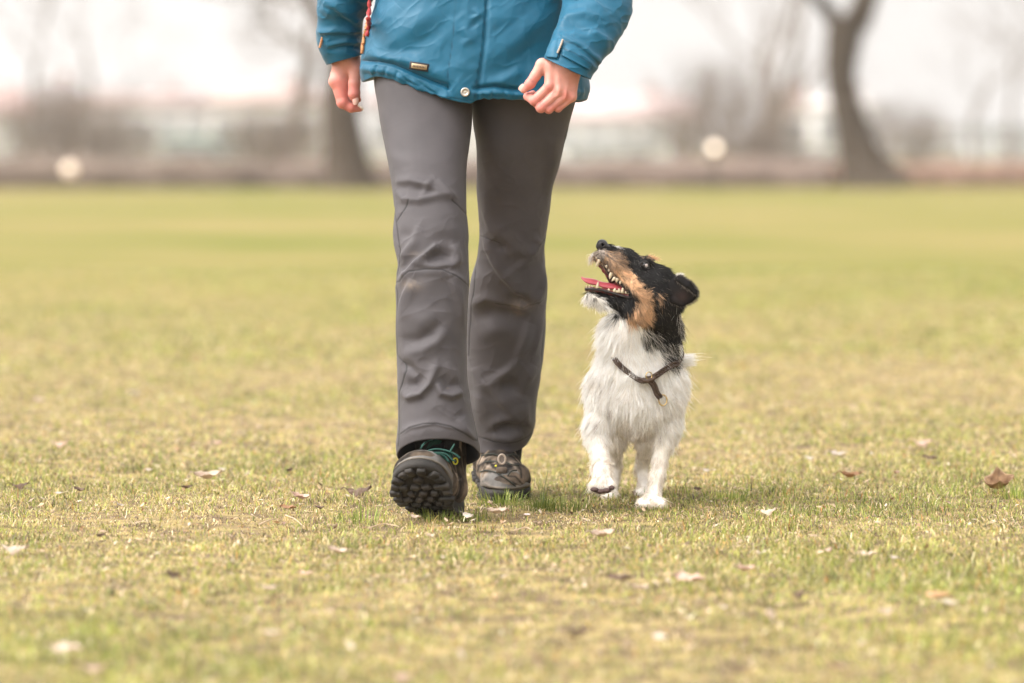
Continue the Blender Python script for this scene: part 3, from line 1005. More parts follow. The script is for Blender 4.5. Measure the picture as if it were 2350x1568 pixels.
# hips inside the jacket joining the two legs
hp = []
for z, a, b in ((.80, .17, .10), (.88, .195, .125), (.98, .185, .125), (1.06, .16, .11)):
    th = np.arange(64) / 64 * 2 * np.pi
    hp.append(np.stack([.0 - .073 + .0 * th + a * np.cos(th), 9.165 + b * np.sin(th), np.full(64, z)], -1))
HP = np.array(hp)
if True:
    V = np.concatenate([PF.reshape(-1, 3), PR.reshape(-1, 3), HP[1:].reshape(-1, 3)])
    f1 = grid_faces(nv1, nu1); f2 = grid_faces(nv2, nu1) + nv1 * nu1; f3 = grid_faces(3, 64) + (nv1 + nv2) * nu1
    C = np.concatenate([CF.reshape(-1, 3), CR.reshape(-1, 3), np.repeat(TROUSER_COL[None], 192, 0)])
    px_, py_ = proj(V)
    # faint dried mud rubbed into the knees
    mud = np.zeros(len(V))
    for (x, y, r, s) in ((*c2(340, 950), 26, .5), (*c2(1300, 1120), 30, .6), (*c2(1270, 1200), 12, .5), (*c2(370, 670), 14, .25), (*c3(655, 290), 4, .6)):
        mud += s * np.exp(-(((px_ - x) / r) ** 2 + ((py_ - y) / (r * .45)) ** 2))
    mud = np.clip(mud * .32 * (1 + 1.3 * fbm(V, 140, 3, 3)), 0, .8)[:, None]
    C = C * (1 - mud) + np.array([.30, .22, .14]) * mud
    trousers = obj("trousers", raw_mesh("trousers", V, [np.concatenate([f1, f2, f3])]), M_TROUSER, person, C)


# ------------------------------------------------------------------ jacket
def put_strokes(P, N, strokes, scale=1.0):
    qx, qy = proj(P)
    front = np.clip(-N[..., 1] * 1.8, 0, 1)
    return stroke_field(qx, qy, strokes) * front * scale


HEM_X = [800, 832, 860, 902, 957, 1017, 1041, 1081, 1100, 1145, 1197, 1319, 1343, 1380]
HEM_Y = [176, 184, 176, 182, 205, 222, 230, 236, 227, 226, 229, 230, 227, 205]
JROWS = [  # py at side, left, right, centre depth, half depth
    (-430, 1020, 1150, 9.17, .075), (-385, 985, 1185, 9.17, .085), (-330, 900, 1270, 9.175, .10), (-270, 880, 1290, 9.175, .125),
    (-150, 885, 1288, 9.17, .14), (0, 862, 1310, 9.165, .15), (60, 848, 1322, 9.16, .155), (120, 836, 1335, 9.16, .16), (165, 829, 1346, 9.16, .163),
    (200, 829, 1350, 9.16, .163), (215, 833, 1346, 9.16, .16)]
FOLD_J = [
    (S(c1, [(480, 350), (620, 260), (760, 150), (900, 60)]), 4.0, 22, 30),
    (S(c1, [(460, 230), (560, 120), (640, 40)]), 3.0, 16, 20),
    (S(c1, [(520, 380), (700, 330), (860, 230), (960, 120)]), -3.0, 20),
    (S(c1, [(420, 320), (520, 390), (700, 400), (860, 470), (960, 520)]), 5.5, 12, 16),
    (S(c1, [(400, 405), (500, 408), (600, 425), (720, 478), (850, 535), (960, 580)]), -5.0, 5, 6, True),
    (S(c1, [(395, 455), (560, 470), (700, 530), (830, 600), (950, 640)]), 3.5, 8, 8, True),
    (S(c1, [(640, 480), (700, 540), (790, 580)]), -2.5, 4), (S(c1, [(760, 540), (840, 600), (940, 630)]), -2.5, 4),
    (S(c1, [(560, 440), (545, 500)]), -2.0, 3.5), (S(c1, [(500, 430), (480, 500)]), -2.0, 3.5), (S(c1, [(630, 470), (620, 520)]), -2.0, 3.5),
    (S(c1, [(870, 540), (960, 560), (970, 620)]), -3.0, 4),
    (S(c1, [(830, 560), (900, 620), (980, 650)]), 2.0, 4),
    # placket
    (S(c1, [(1100, -500), (1110, 0), (1105, 300), (1060, 600)]), 2.8, 36, 36, True),
    (S(c1, [(1228, -500), (1224, 0), (1205, 300), (1150, 680)]), -3.5, 3.5, 5, True),
    (S(c1, [(1130, 60), (1170, 100), (1120, 130)]), 2.5, 6), (S(c1, [(1060, 180), (1110, 260), (1050, 300)]), 2.0, 9), (S(c1, [(1150, 150), (1100, 200)]), -2.0, 6),
    (S(c1, [(1040, 400), (1100, 460), (1140, 440)]), 1.5, 9),
    # other front panel
    (S(c1, [(1240, 400), (1380, 290), (1520, 170), (1640, 80)]), 4.0, 26, 30),
    (S(c1, [(1230, 120), (1330, 100), (1450, 20)]), 2.5, 20),
    (S(c1, [(1250, 500), (1400, 440), (1540, 330), (1640, 240)]), -3.5, 26),
    (S(c1, [(1230, 560), (1330, 530), (1440, 470)]), 4.0, 14),
    (S(c1, [(1150, 585), (1280, 572), (1380, 590), (1460, 595)]), -5.0, 5, 6, True),
    (S(c1, [(1150, 620), (1300, 615), (1450, 630), (1620, 620), (1850, 610)]), 3.0, 7, 7, True),
    (S(c1, [(1190, 600), (1200, 650)]), -2, 3.5), (S(c1, [(1260, 590), (1255, 650)]), -2, 3.5), (S(c1, [(1330, 600), (1350, 650)]), -2, 3.5), (S(c1, [(1400, 600), (1410, 650)]), -2, 3.5),
    (S(c1, [(1840, 580), (1835, 650)]), -2.5, 4), (S(c1, [(1870, 580), (1865, 650)]), -2, 4),
]
SEAM_J = [
    (S(c1, [(1020, -500), (1015, 0), (1005, 150), (990, 300), (965, 470), (958, 590)]), 1.0),
    (S(c1, [(1216, -500), (1214, 0), (1190, 300), (1160, 500), (1130, 690)]), 1.3),
    (S(c1, [(490, -300), (510, 0), (470, 90), (455, 200), (400, 350)]), 1.3),
    (S(c1, [(400, 400), (500, 405), (600, 422), (720, 475), (850, 532), (960, 577)]), 1.0),
    (S(c1, [(1150, 583), (1280, 570), (1380, 588), (1460, 593)]), 1.0),
    (S(c1, [(960, 640), (1040, 655), (1110, 670)]), .8),
]


def torso():
    nu = 640
    y = np.concatenate([np.linspace(-430, -40, 110), np.linspace(-38, 215, 190)])
    xl, xr, Yc, b = [interp(JROWS, y, c)[:, None] for c in (1, 2, 3, 4)]
    th = (np.arange(nu) / nu * 2 * np.pi)[None]
    c, s = np.cos(th), np.sin(th)
    ce, se = np.sign(c) * abs(c) ** .82, np.sign(s) * abs(s) ** .82
    px = (xl + xr) / 2 + (xr - xl) / 2 * ce
    Y = Yc + b * se
    hem = np.interp(px, HEM_X, HEM_Y) + np.where(s > 0, s * 12, 0)
    w = sstep(60, 215, y)[:, None] ** 1.3
    py = y[:, None] + w * (hem - 215) + 0 * px
    # small scallops of the gathered edge
    py = py + (y[:, None] > 205) * 2.2 * vnoise(np.stack([px, 0 * px, 0 * px], -1), .09, 4)
    P = Pt(px, py, Y)
    N = grid_normals(P)
    if N[100, nu * 3 // 4, 1] > 0: N = -N
    qx, qy = proj(P)
    f = put_strokes(P, N, FOLD_J, 1.5)
    f = f + 4.2 * fbm(P * [1, 1, .8], 7, 21, 3) + 1.3 * fbm(P, 24, 5, 3)
    Qa = np.stack([P[..., 0] + .8 * P[..., 2], P[..., 1], P[..., 2] - .8 * P[..., 0]], -1)
    f = f + 1.7 * (1 - np.abs(fbm(Qa * [1, 1, 2.2], 9, 33, 3))) ** 5 + .8 * (1 - np.abs(fbm(P * [2.2, 1, 1], 15, 37, 2))) ** 6
    edge = np.clip(1 - abs(qy - hem + 12) / 16, 0, 1)
    f = f + 1.6 * edge * vnoise(np.stack([qx, qy * .25, 0 * qx], -1), .12, 8)
    P = P + N * (f / 1000)[..., None]
    g = np.clip(stroke_field(qx, qy, [(a, 1, w_, w_, True) for a, w_ in SEAM_J]), 0, 1) * (N[..., 1] < 0)
    P = P - N * (.001 * g)[..., None]
    col = JACKET_COL * (1 - .45 * g[..., None]) * (1 + .0 * P)
    last = P[-1]; ctr = last.mean(0)
    inn, cin = [], []
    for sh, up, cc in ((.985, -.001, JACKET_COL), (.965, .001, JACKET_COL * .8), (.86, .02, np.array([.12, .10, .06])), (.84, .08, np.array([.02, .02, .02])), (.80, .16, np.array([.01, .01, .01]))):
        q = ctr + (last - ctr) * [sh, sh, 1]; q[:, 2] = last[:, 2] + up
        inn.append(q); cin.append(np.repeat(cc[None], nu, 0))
    P = np.concatenate([P, np.array(inn)]); col = np.concatenate([col, np.array(cin)])
    return P, col


PJ, CJ = torso()


def sleeve(center, ring, lo_x=None, nu=260, nv=330, strokes=(), seams=(), seed=0, cuff_len=.85):
    """center: list of (px,py,Y); ring: list of (half width px, half depth m)"""
    C = spline(center, nv); R = spline(ring, nv)
    P0 = Pt(C[:, 0], C[:, 1], C[:, 2])
    d = np.gradient(C[:, :2], axis=0); d /= np.linalg.norm(d, axis=1, keepdims=True)
    nx, ny = -d[:, 1], d[:, 0]
    th = (np.arange(nu) / nu * 2 * np.pi)[None]
    px = C[:, :1] + nx[:, None] * R[:, :1] * np.cos(th)
    py = C[:, 1:2] + ny[:, None] * R[:, :1] * np.cos(th)
    Y = C[:, 2:3] + R[:, 1:2] * np.sin(th)
    P = Pt(px, py, Y)
    N = grid_normals(P)
    k = nv // 2
    if N[k, nu * 3 // 4, 1] > 0: N = -N
    f = put_strokes(P, N, strokes, 1.5) + 4.6 * fbm(P, 13, seed, 3) * (1 - .6 * sstep(.8, 1, np.linspace(0, 1, nv)))[:, None]
    f = f + 2.6 * (1 - np.abs(fbm(P * [1, 1, 2.0], 16, seed + 9, 3))) ** 5
    P = P + N * (f / 1000)[..., None]
    qx, qy = proj(P)
    g = np.clip(stroke_field(qx, qy, [(a, 1, w_, w_, True) for a, w_ in seams]), 0, 1) * (N[..., 1] < .1)
    col = JACKET_COL * (1 - .5 * g[..., None]) + 0 * P
    last = P[-1]; ctr = last.mean(0); ax = P[-1].mean(0) - P[-12].mean(0); ax /= np.linalg.norm(ax)
    inn, cin = [], []
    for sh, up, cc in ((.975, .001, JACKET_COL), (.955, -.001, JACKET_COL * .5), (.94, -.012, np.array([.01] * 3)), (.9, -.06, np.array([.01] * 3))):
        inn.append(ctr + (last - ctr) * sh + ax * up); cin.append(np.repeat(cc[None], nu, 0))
    return np.concatenate([P, np.array(inn)]), np.concatenate([col, np.array(cin)])


SL_R = sleeve([(1235, -325, 9.16), (1300, -200, 9.12), (1358, -60, 9.05), (1370, 10, 8.99), (1347, 70, 8.93), (1322, 115, 8.89), (1302, 158, 8.86)],
              [(62, .068), (72, .075), (78, .074), (79, .072), (73, .067), (62, .062), (58, .056)],
              strokes=[(S(c1, [(1700, 160), (1760, 110), (1870, 100), (1950, 130)]), 5.5, 8, 12), (S(c1, [(1720, 60), (1820, 30), (1950, 60)]), 4, 10), (S(c1, [(1700, 200), (1800, 180), (1900, 210)]), -4.5, 9),
                       (S(c1, [(1850, -20), (1950, 60), (2040, 160)]), 3.5, 12), (S(c1, [(1730, 250), (1850, 320), (1980, 430)]), 4.0, 5, 9, True), (S(c1, [(1900, 200), (1990, 260), (2010, 330)]), 4, 9),
                       (S(c1, [(1740, 330), (1830, 380), (1930, 450)]), 3.5, 9, 9), (S(c1, [(1690, 290), (1640, 380)]), 2.5, 12), (S(c1, [(1710, 260), (1690, 390)]), -3.5, 3.5)],
              seams=[(S(c1, [(1715, 265), (1800, 290), (1880, 345), (1940, 395), (1978, 445)]), 1.2), (S(c1, [(1720, 320), (1800, 350), (1920, 430), (1915, 460), (1840, 425), (1715, 370)]), 1.0),
                     (S(c1, [(1718, 262), (1700, 320), (1685, 385)]), 1.4)], seed=41)
SL_L = sleeve([(935, -325, 9.19), (868, -200, 9.20), (812, -60, 9.21), (788, 10, 9.235), (781, 50, 9.255), (779, 90, 9.27), (792, 136, 9.28)],
              [(62, .068), (70, .074), (66, .072), (58, .066), (53, .062), (51.5, .058), (43, .052)],
              strokes=[(S(c1, [(150, 20), (230, 35), (320, 120), (400, 190)]), 5.5, 8, 12), (S(c1, [(220, 110), (330, 170), (380, 230)]), -4.5, 8), (S(c1, [(120, 60), (200, 90), (260, 170)]), 3, 9),
                       (S(c1, [(130, 215), (260, 205), (400, 210)]), 3.5, 5, 9, True), (S(c1, [(180, 300), (290, 270), (390, 290)]), 4, 7), (S(c1, [(170, 330), (290, 310), (390, 320)]), -3.5, 6),
                       (S(c1, [(340, -10), (400, 60), (430, 120)]), -4, 12)],
              seams=[(S(c1, [(125, 222), (260, 212), (400, 222)]), 1.1), (S(c1, [(135, 235), (128, 300)]), 1.2)], seed=57)

# hood collar and shoulders close the jacket
Vs, Fs, Cs, o = [], [], [], 0
for P, C in ((PJ, CJ), SL_R, SL_L):
    Vs.append(P.reshape(-1, 3)); Fs.append(grid_faces(*P.shape[:2]) + o); Cs.append(C.reshape(-1, 3)); o += P.shape[0] * P.shape[1]
jacket = obj("jacket", raw_mesh("jacket", np.concatenate(Vs), [np.concatenate(Fs)]), M_JACKET, person, np.concatenate(Cs))
JV = np.concatenate(Vs)


def on_jacket(x, y, lift=.002, V=None):
    d_ = surf_depth(x, y, JV if V is None else V, 5)
    return Pt(x, y, (d_ if d_ else 9.0) - lift)[()]


def disc(center, r, h, n=28, rings=((1, 0), (1, .6), (.88, 1), (.55, .85), (.5, .7), (.25, .8), (0.02, .85))):
    c = np.array(center)
    th = np.arange(n) / n * 2 * np.pi
    P = np.array([[c + [r * a * math.cos(t), -h * b, r * a * math.sin(t)] for t in th] for a, b in rings])
    return P.reshape(-1, 3), [grid_faces(len(rings), n)]


V, F = disc(on_jacket(*c1(1077, 610), .0005), .0098, .006)
obj("snap_button", raw_mesh("snap_button", V, F), M_METAL, jacket)
# badge
bc = on_jacket(*c1(773, 441), .001)
ang = math.radians(-8)
R = np.array([[math.cos(ang), 0, -math.sin(ang)], [0, 1, 0], [math.sin(ang), 0, math.cos(ang)]])
V, F4, F3 = box_vf(bc, (.0205, .0022, .0085), R, .0015)
badge = obj("badge", raw_mesh("badge", V, [F4, F3], False), M_BLACKP, jacket)
V, F4, F3 = box_vf(bc + [0, -.0022, 0], (.0165, .0012, .0052), R, .0008)
obj("badge_plate", raw_mesh("badge_plate", V, [F4, F3], False), M_BRONZE, badge)
its = []
for k in range(9):
    q = (k - 4) * .0031
    its.append(box_vf(bc + R @ np.array([q, -.0036, 0]), (.0009 + .0003 * (k % 2), .0006, .0019 + .0004 * ((k * 5) % 3 == 0)), R, .0003))
V, F = join_vf(its)
obj("badge_letters", raw_mesh("badge_letters", V, F, False), mat("letter_metal", (.14, .10, .07), rough=.5, metal=.5), badge)
# zip and trims between sleeve and body
for nm, pts, r, m_ in (("zip", [(452, -60), (450, 20), (438, 110), (442, 170), (425, 240)], .0045, M_RED), ("zip_trim", [(436, 120), (422, 190), (408, 250), (404, 290)], .0035, M_ORANGE), ("zip_trim", [(400, 285), (398, 320), (394, 355)], .0035, M_ORANGE),
                       ("cuff_tape", [(133, 235), (125, 280), (116, 318)], .0028, M_ORANGE)):
    q = [c1(*p) for p in pts]
    P = spline([on_jacket(a, b, .001) for a, b in q], 24)
    P[:, 1] = np.median(P[:, 1]) if nm == "cuff_tape" else np.minimum(P[:, 1], np.median(P[:, 1]) + .01)
    V, F = tubes([P], [r * (1 + .35 * np.sin(np.arange(24) * 2.1))], 6)
    obj(nm, raw_mesh(nm, V, F), m_, jacket)
# velcro tab of the near cuff
def patch(conv, quad, lift, thick, material, name, n=14):
    u = np.linspace(0, 1, n)[:, None, None]; w = np.linspace(0, 1, n)[None, :, None]
    q = np.array([conv(*p) for p in quad])
    G_ = (q[0] * (1 - u) * (1 - w) + q[1] * u * (1 - w) + q[2] * u * w + q[3] * (1 - u) * w)
    P = np.array([[on_jacket(G_[i, j, 0], G_[i, j, 1], lift, SLV) for j in range(n)] for i in range(n)])
    for _ in range(3):
        P[1:-1, 1:-1, 1] = (P[:-2, 1:-1, 1] + P[2:, 1:-1, 1] + P[1:-1, :-2, 1] + P[1:-1, 2:, 1]) / 4
    B = P + [0, thick, 0]
    m_ = n * n
    F = grid_faces(n, n, False)
    rim = []
    edge = [(0, j) for j in range(n)] + [(i, n - 1) for i in range(1, n)] + [(n - 1, j) for j in range(n - 2, -1, -1)] + [(i, 0) for i in range(n - 2, 0, -1)]
    e = np.array([a * n + b for a, b in edge]); en = np.roll(e, -1)
    rim = np.stack([e, en, en + m_, e + m_], 1)
    me = raw_mesh(name, np.concatenate([P.reshape(-1, 3), B.reshape(-1, 3)]), [F[:, ::-1], F + m_, rim])
    return obj(name, me, material, jacket, np.repeat(JACKET_COL[None] * 1.05, 2 * m_, 0))


SLV = SL_R[0].reshape(-1, 3)
patch(c1, [(1722, 322), (1915, 432), (1900, 462), (1718, 366)], .0035, .004, M_JACKET, "cuff_strap")
patch(c1, [(1652, 262), (1718, 258), (1684, 384), (1606, 376)], .004, .006, M_JACKET, "cuff_tab")
P = spline([on_jacket(*c1(*p), .006, SLV) for p in ((1722, 262), (1712, 290), (1698, 325), (1686, 352))], 16)
V, F = tubes([P], [.0022 * (1 + .3 * np.sin(np.arange(16) * 2.5))], 6)
obj("tab_edge", raw_mesh("tab_edge", V, F), M_GREYTAPE, jacket)
# hair
hv = Vol((-.25, 8.95, 1.35), (.10, 9.35, 1.78), .006)
zc = Pt(1085, -520, 9.14)[()]
hv.ball(zc + [0, .012, .018], .096, .02, (.92, 1.04, 1.08)); hv.cone(zc + [0, .06, -.02], zc + [0, .085, -.14], .07, .03, .02)
hv.ball(zc + [0, -.075, -.035], .075, .01, (.9, 1, 1.1), cut=True)
V, Q = hv.mesh()
obj("hair", raw_mesh("hair", V, [Q]), mat("hair", (.06, .035, .02), rough=.5, bump=.8, bscale=80, bdist=.004), person)


# ------------------------------------------------------------------ boots
def sole_outline(u, L=.292):
    """half width towards the inner and the outer side along the boot"""
    t = np.clip(u / L, 0, 1)
    base = .034 * np.sqrt(np.clip(1 - ((np.clip(t, 0, .16) - .16) / .16) ** 2, 0, 1))
    w_in = np.interp(t, [0, .16, .35, .5, .7, .85, 1], [0, .034, .031, .034, .047, .045, 0])
    w_out = np.interp(t, [0, .16, .35, .5, .7, .85, 1], [0, .036, .037, .045, .056, .047, 0])
    return w_in, w_out


def boot_frame(heel, yaw, pitch, roll=0.0, flip=1, bend=0.0, wide=1.0):
    """heel point on the ground, yaw from straight at us, pitch lifts the toe"""
    f = np.array([math.sin(yaw) * math.cos(pitch), -math.cos(yaw) * math.cos(pitch), math.sin(pitch)])
    side = np.array([-math.cos(yaw), -math.sin(yaw), 0.0]) * flip     # towards the outer side
    up = np.cross(side * flip, f) * -1
    if up[2] < 0: up = -up
    M = np.stack([f, side, up])
    if roll:
        c, s = math.cos(roll), math.sin(roll)
        M = np.stack([f, side * c + up * s, up * c - side * s])
    def place(P):
        P = np.array(P, float)
        P[..., 1] *= wide
        if bend:
            u0, u1 = .105, .215
            t = np.clip((P[..., 0] - u0) / (u1 - u0), 0, 1)
            # angle grows smoothly along the flexed ball of the foot
            us = np.linspace(0, 1, 60); an = bend * (us * us * (3 - 2 * us))
            cu = np.concatenate([[0], np.cumsum(np.cos((an[1:] + an[:-1]) / 2))]) / 59 * (u1 - u0)
            cw = np.concatenate([[0], np.cumsum(np.sin((an[1:] + an[:-1]) / 2))]) / 59 * (u1 - u0)
            a_ = np.interp(t, us, an)
            bu = u0 + np.interp(t, us, cu); bw = np.interp(t, us, cw)
            ex = np.maximum(P[..., 0] - u1, 0)
            w_ = P[..., 2]
            nu_ = bu + ex * np.cos(a_) - w_ * np.sin(a_)
            nw_ = bw + ex * np.sin(a_) + w_ * np.cos(a_)
            m_ = P[..., 0] > u0
            P[..., 0] = np.where(m_, nu_, P[..., 0]); P[..., 2] = np.where(m_, nw_, P[..., 2])
        return P @ M + np.array(heel)
    return place


def make_boot(frame, open_px=None, muddy=.5, seed=0):
    t_ = []
    # closed curve of the sole
    n = 96
    th = np.linspace(0, 2 * np.pi, n, endpoint=False)
    L = .292
    oc = []
    ctrl = [(0, 0), (.012, .024), (.045, .036), (.10, .036), (.15, .043), (.205, .057), (.25, .050), (.280, .028), (.292, .003),
            (.286, -.022), (.262, -.040), (.21, -.048), (.15, -.034), (.10, -.030), (.045, -.034), (.012, -.024)]
    cc = np.array(ctrl + ctrl[:3])
    cs = spline(cc, 400)
    # take one full turn from the middle
    i0 = int(400 * 1 / (len(cc) - 1)); i1 = int(400 * (len(ctrl) + 1) / (len(cc) - 1))
    oc = cs[np.linspace(i0, i1, n, endpoint=False).astype(int)]
    ctr = np.array([.15, .004])
    def ring(scale, w, du=0):
        q = ctr + (oc - ctr) * scale
        ww = w + .010 * sstep(.20, .30, q[:, 0]) * (w < .03) + 0.0
        return np.stack([q[:, 0] + du, q[:, 1], np.broadcast_to(ww, n)], -1)
    # --- outsole with lugs
    rings = [ring(.90, .030), ring(1.0, .030), ring(1.012, .024), ring(1.0, .013), ring(.985, .008), ring(.93, .0075), ring(.6, .0075), ring(.25, .0075), ring(.02, .0075)]
    P = np.array(rings)
    V = P.reshape(-1, 3); F = grid_faces(len(rings), n)
    its = [(V, F, np.zeros((0, 3), int))]
    rr = np.random.default_rng(5)
    ou = oc[:, 0]
    def inside(u, v, s):
        q = ctr + (oc - ctr) * s
        a = np.roll(q, -1, 0)
        c_ = ((q[:, 1] > v) != (a[:, 1] > v)) & (u < (a[:, 0] - q[:, 0]) * (v - q[:, 1]) / (a[:, 1] - q[:, 1] + 1e-12) + q[:, 0])
        return c_.sum() % 2 == 1
    # rim lugs
    m_ = 30
    seg = np.linalg.norm(np.roll(oc, -1, 0) - oc, axis=1); cum = np.cumsum(seg)
    for k in range(m_):
        i = int(np.searchsorted(cum, (k + .5) / m_ * cum[-1])) % n
        p = ctr + (oc[i] - ctr) * .90
        tg = oc[(i + 1) % n] - oc[i - 1]; a = math.atan2(tg[1], tg[0])
        Rm = np.array([[math.cos(a), -math.sin(a), 0], [math.sin(a), math.cos(a), 0], [0, 0, 1]])
        up = .010 * float(sstep(.20, .30, p[0]))
        its.append(box_vf((p[0], p[1], .0045 + up), (.0078, .0080 + .002 * (k % 2), .0052), Rm, .002))
    u = .02
    row = 0
    while u < .285:
        for v in np.arange(-.05, .056, .021):
            vv = v + (.0105 if row % 2 else 0)
            if inside(u, vv, .74):
                a = rr.uniform(-.7, .7)
                Rm = np.array([[math.cos(a), -math.sin(a), 0], [math.sin(a), math.cos(a), 0], [0, 0, 1]])
                up = .010 * float(sstep(.20, .30, u))
                if .115 < u < .135: continue
                its.append(box_vf((u, vv, .0050 + up), (.0072 * rr.uniform(.75, 1.15), .0066 * rr.uniform(.75, 1.2), .0052), Rm, .0018))
        u += .021; row += 1
    V, F = join_vf(its)
    Vw = frame(V)
    mudn = np.clip(.5 + fbm(V, 35, seed, 3), 0, 1)[:, None]
    col = np.array([.008, .007, .006]) * (1 - mudn * .6) + np.array([.032, .024, .018]) * mudn * .6
    col = np.where((V[:, 2] < .004)[:, None], col * 1.5 + .01, col)
    out = [("outsole", V, F, M_RUBBER, col, False)]
    # --- midsole
    rings = [ring(.86, .046), ring(.965, .044), ring(1.0, .040), ring(1.008, .034), ring(.995, .0295)]
    P = np.array(rings); V = P.reshape(-1, 3)
    col = np.repeat(np.array([[.10, .085, .07]]), len(V), 0) * (1 + .35 * fbm(V, 45, seed + 3, 3))[:, None]
    dk = np.clip(stroke_field(V[:, 0] * 1000, V[:, 1] * 0 + V[:, 2] * 1000, [(((60, 30), (90, 44)), 1, 6), (((120, 44), (150, 30)), 1, 7), (((190, 30), (215, 44)), 1, 6)]), 0, 1)[:, None]
    col = col * (1 - .8 * dk)
    out.append(("midsole", V, [grid_faces(len(rings), n)], M_RUBBER, col, True))
    # --- upper
    v = Vol((-.02, -.075, .02), (.31, .08, .20), .0026)
    f = (1, 1.0, 1)
    v.cone((.035, 0, .055), (.075, 0, .058), .036, .040, .02)
    v.cone((.075, .0, .055), (.16, .002, .052), .040, .040, .02)
    v.cone((.16, .002, .052), (.232, .005, .046), .042, .043, .02, (1, 1.05, .80))
    v.cone((.232, .005, .048), (.262, .000, .046), .040, .027, .02, (1, 1.12, .85))
    v.cone((.058, 0, .085), (.048, 0, .165), .043, .047, .02, (1.12, .86, 1))
    v.cone((.085, 0, .105), (.175, .002, .068), .034, .030, .02)
    V, Q = v.mesh()
    N = vert_normals(V, Q)
    # panels: welts that run over the instep
    wx, wy = V[:, 0] * 1000, V[:, 2] * 1000
    st = [(((150, 40), (165, 70), (160, 100)), 2.2, 3.0), (((128, 38), (140, 75), (132, 115)), 2.2, 3.0), (((108, 38), (118, 80), (105, 130)), 2.2, 3.0),
          (((185, 40), (195, 66), (188, 88)), 2.0, 3.0), (((60, 50), (80, 100), (76, 160)), 2.0, 3.2), (((20, 50), (40, 95), (20, 150)), 2.0, 4),
          (((215, 46), (228, 66), (224, 80)), 2.4, 2.6)]
    g = stroke_field(wx, wy, [(np.array(a), b, c_, c_, True) for a, b, c_ in st])
    V = V + N * (g * .9 / 1000 + .0012 * fbm(V, 60, seed, 2))[:, None]
    base = np.array([.034, .027, .022]); pipe = np.array([.20, .155, .115])
    col = base + (pipe - base) * np.clip(g / 2, 0, 1)[:, None]
    pn = (vnoise(V * [1, .4, 1], 42, seed + 4) > .15)[:, None]
    col = np.where(pn, col * 1.7, col * .55)
    dust = np.clip(fbm(V, 28, seed + 9, 3) * 1.3 + muddy * sstep(.09, .04, V[:, 2]), 0, 1)[:, None]
    col = col * (1 - dust * .6) + np.array([.23, .17, .12]) * dust * .6
    out.append(("upper", V, [Q], M_BOOT, col, True))
    # --- toe cap rand
    rngs = []
    for s_, w_ in ((.995, .040), (.985, .052), (.95, .066), (.90, .073), (.885, .072)):
        rngs.append(ring(s_, w_))
    P = np.array(rngs)
    keep = np.nonzero(oc[:, 0] > .205)[0]
    order = keep[np.argsort(np.arctan2(oc[keep, 1] - ctr[1], oc[keep, 0] - ctr[0]))]
    P = P[:, order]
    # taper the cap towards its ends
    e = np.abs(np.linspace(-1, 1, P.shape[1]))
    P[..., 2] = .040 + (P[..., 2] - .040) * (1 - .55 * e ** 2.5)[None]
    P[..., 0] -= np.linspace(0, .012, 5)[:, None]
    V = P.reshape(-1, 3)
    col = np.repeat(np.array([[.085, .08, .075]]), len(V), 0) * (1 + .4 * fbm(V, 40, seed + 2, 3))[:, None] + .06 * (np.arange(5) > 2).repeat(P.shape[1])[:, None] * np.array([1, .8, .6])
    me_n = P.shape[1]
    out.append(("toe_cap", V, [grid_faces(5, me_n, False)], M_RUBBER, col, True))
    return out, frame


def add_boot(name, label, frame, laces, flip_mud, seed, dark=(), light=()):
    parts, fr = make_boot(frame, muddy=flip_mud, seed=seed)
    if dark:
        for k, (nm, V, F, m_, col, sm) in enumerate(parts):
            if nm not in ("upper", "toe_cap"): continue
            W_ = fr(V); qx, qy = proj(W_)
            a = np.clip(stroke_field(qx, qy, [(S(c6, q), 1, w_, w_, True) for q, w_ in light]), 0, 1)[:, None]
            b = np.clip(stroke_field(qx, qy, [(S(c6, q), 1, w_, w_, True) for q, w_ in dark]), 0, 1)[:, None]
            col = col * (1 - a * .8) + np.array([.21, .17, .135]) * a * .8
            col = col * (1 - b * .9) + np.array([.010, .010, .010]) * b * .9
            parts[k] = (nm, V, F, m_, col, sm)
    root = None
    for nm, V, F, m_, col, sm in parts:
        if nm == "upper":
            root = obj(name, raw_mesh(name, fr(V), F), m_, person, col)
            root["label"] = label
            RV = fr(V)
    for nm, V, F, m_, col, sm in parts:
        if nm != "upper":
            obj(nm, raw_mesh(nm, fr(V), F, sm), m_, root, col)
    # laces across the instep, following its surface
    lv = [p for p in parts if p[0] == "upper"][0][1]
    def top(u, v):
        m__ = (abs(lv[:, 0] - u) < .004) & (abs(lv[:, 1] - v) < .004)
        return lv[m__, 2].max() if m__.any() else .09
    for k, (u0, m_) in enumerate(laces):
        path = []
        for v in np.linspace(-.030, .030, 13):
            uu = u0 + (.012 if k % 2 else -.012) * v / .03
            path.append((uu, v, top(uu, v) + .0022))
        V, F = tubes([spline(path, 26)], [.0020], 6)
        obj("lace", raw_mesh("lace", fr(V), F), m_, root)
    # tongue
    path = np.array([(.150, 0, top(.15, 0) + .001), (.125, 0, top(.125, 0) + .003), (.105, 0, top(.105, 0) + .004), (.098, 0, .16), (.100, 0, .185)])
    V, F = tubes([spline(path, 20)], [np.linspace(.012, .022, 20)], 12)
    c = spline(path, 20)
    V2 = V.copy()
    obj("tongue", raw_mesh("tongue", fr(V2 * [1, 1, 1]), F), M_BLACKP, root)
    return root, RV


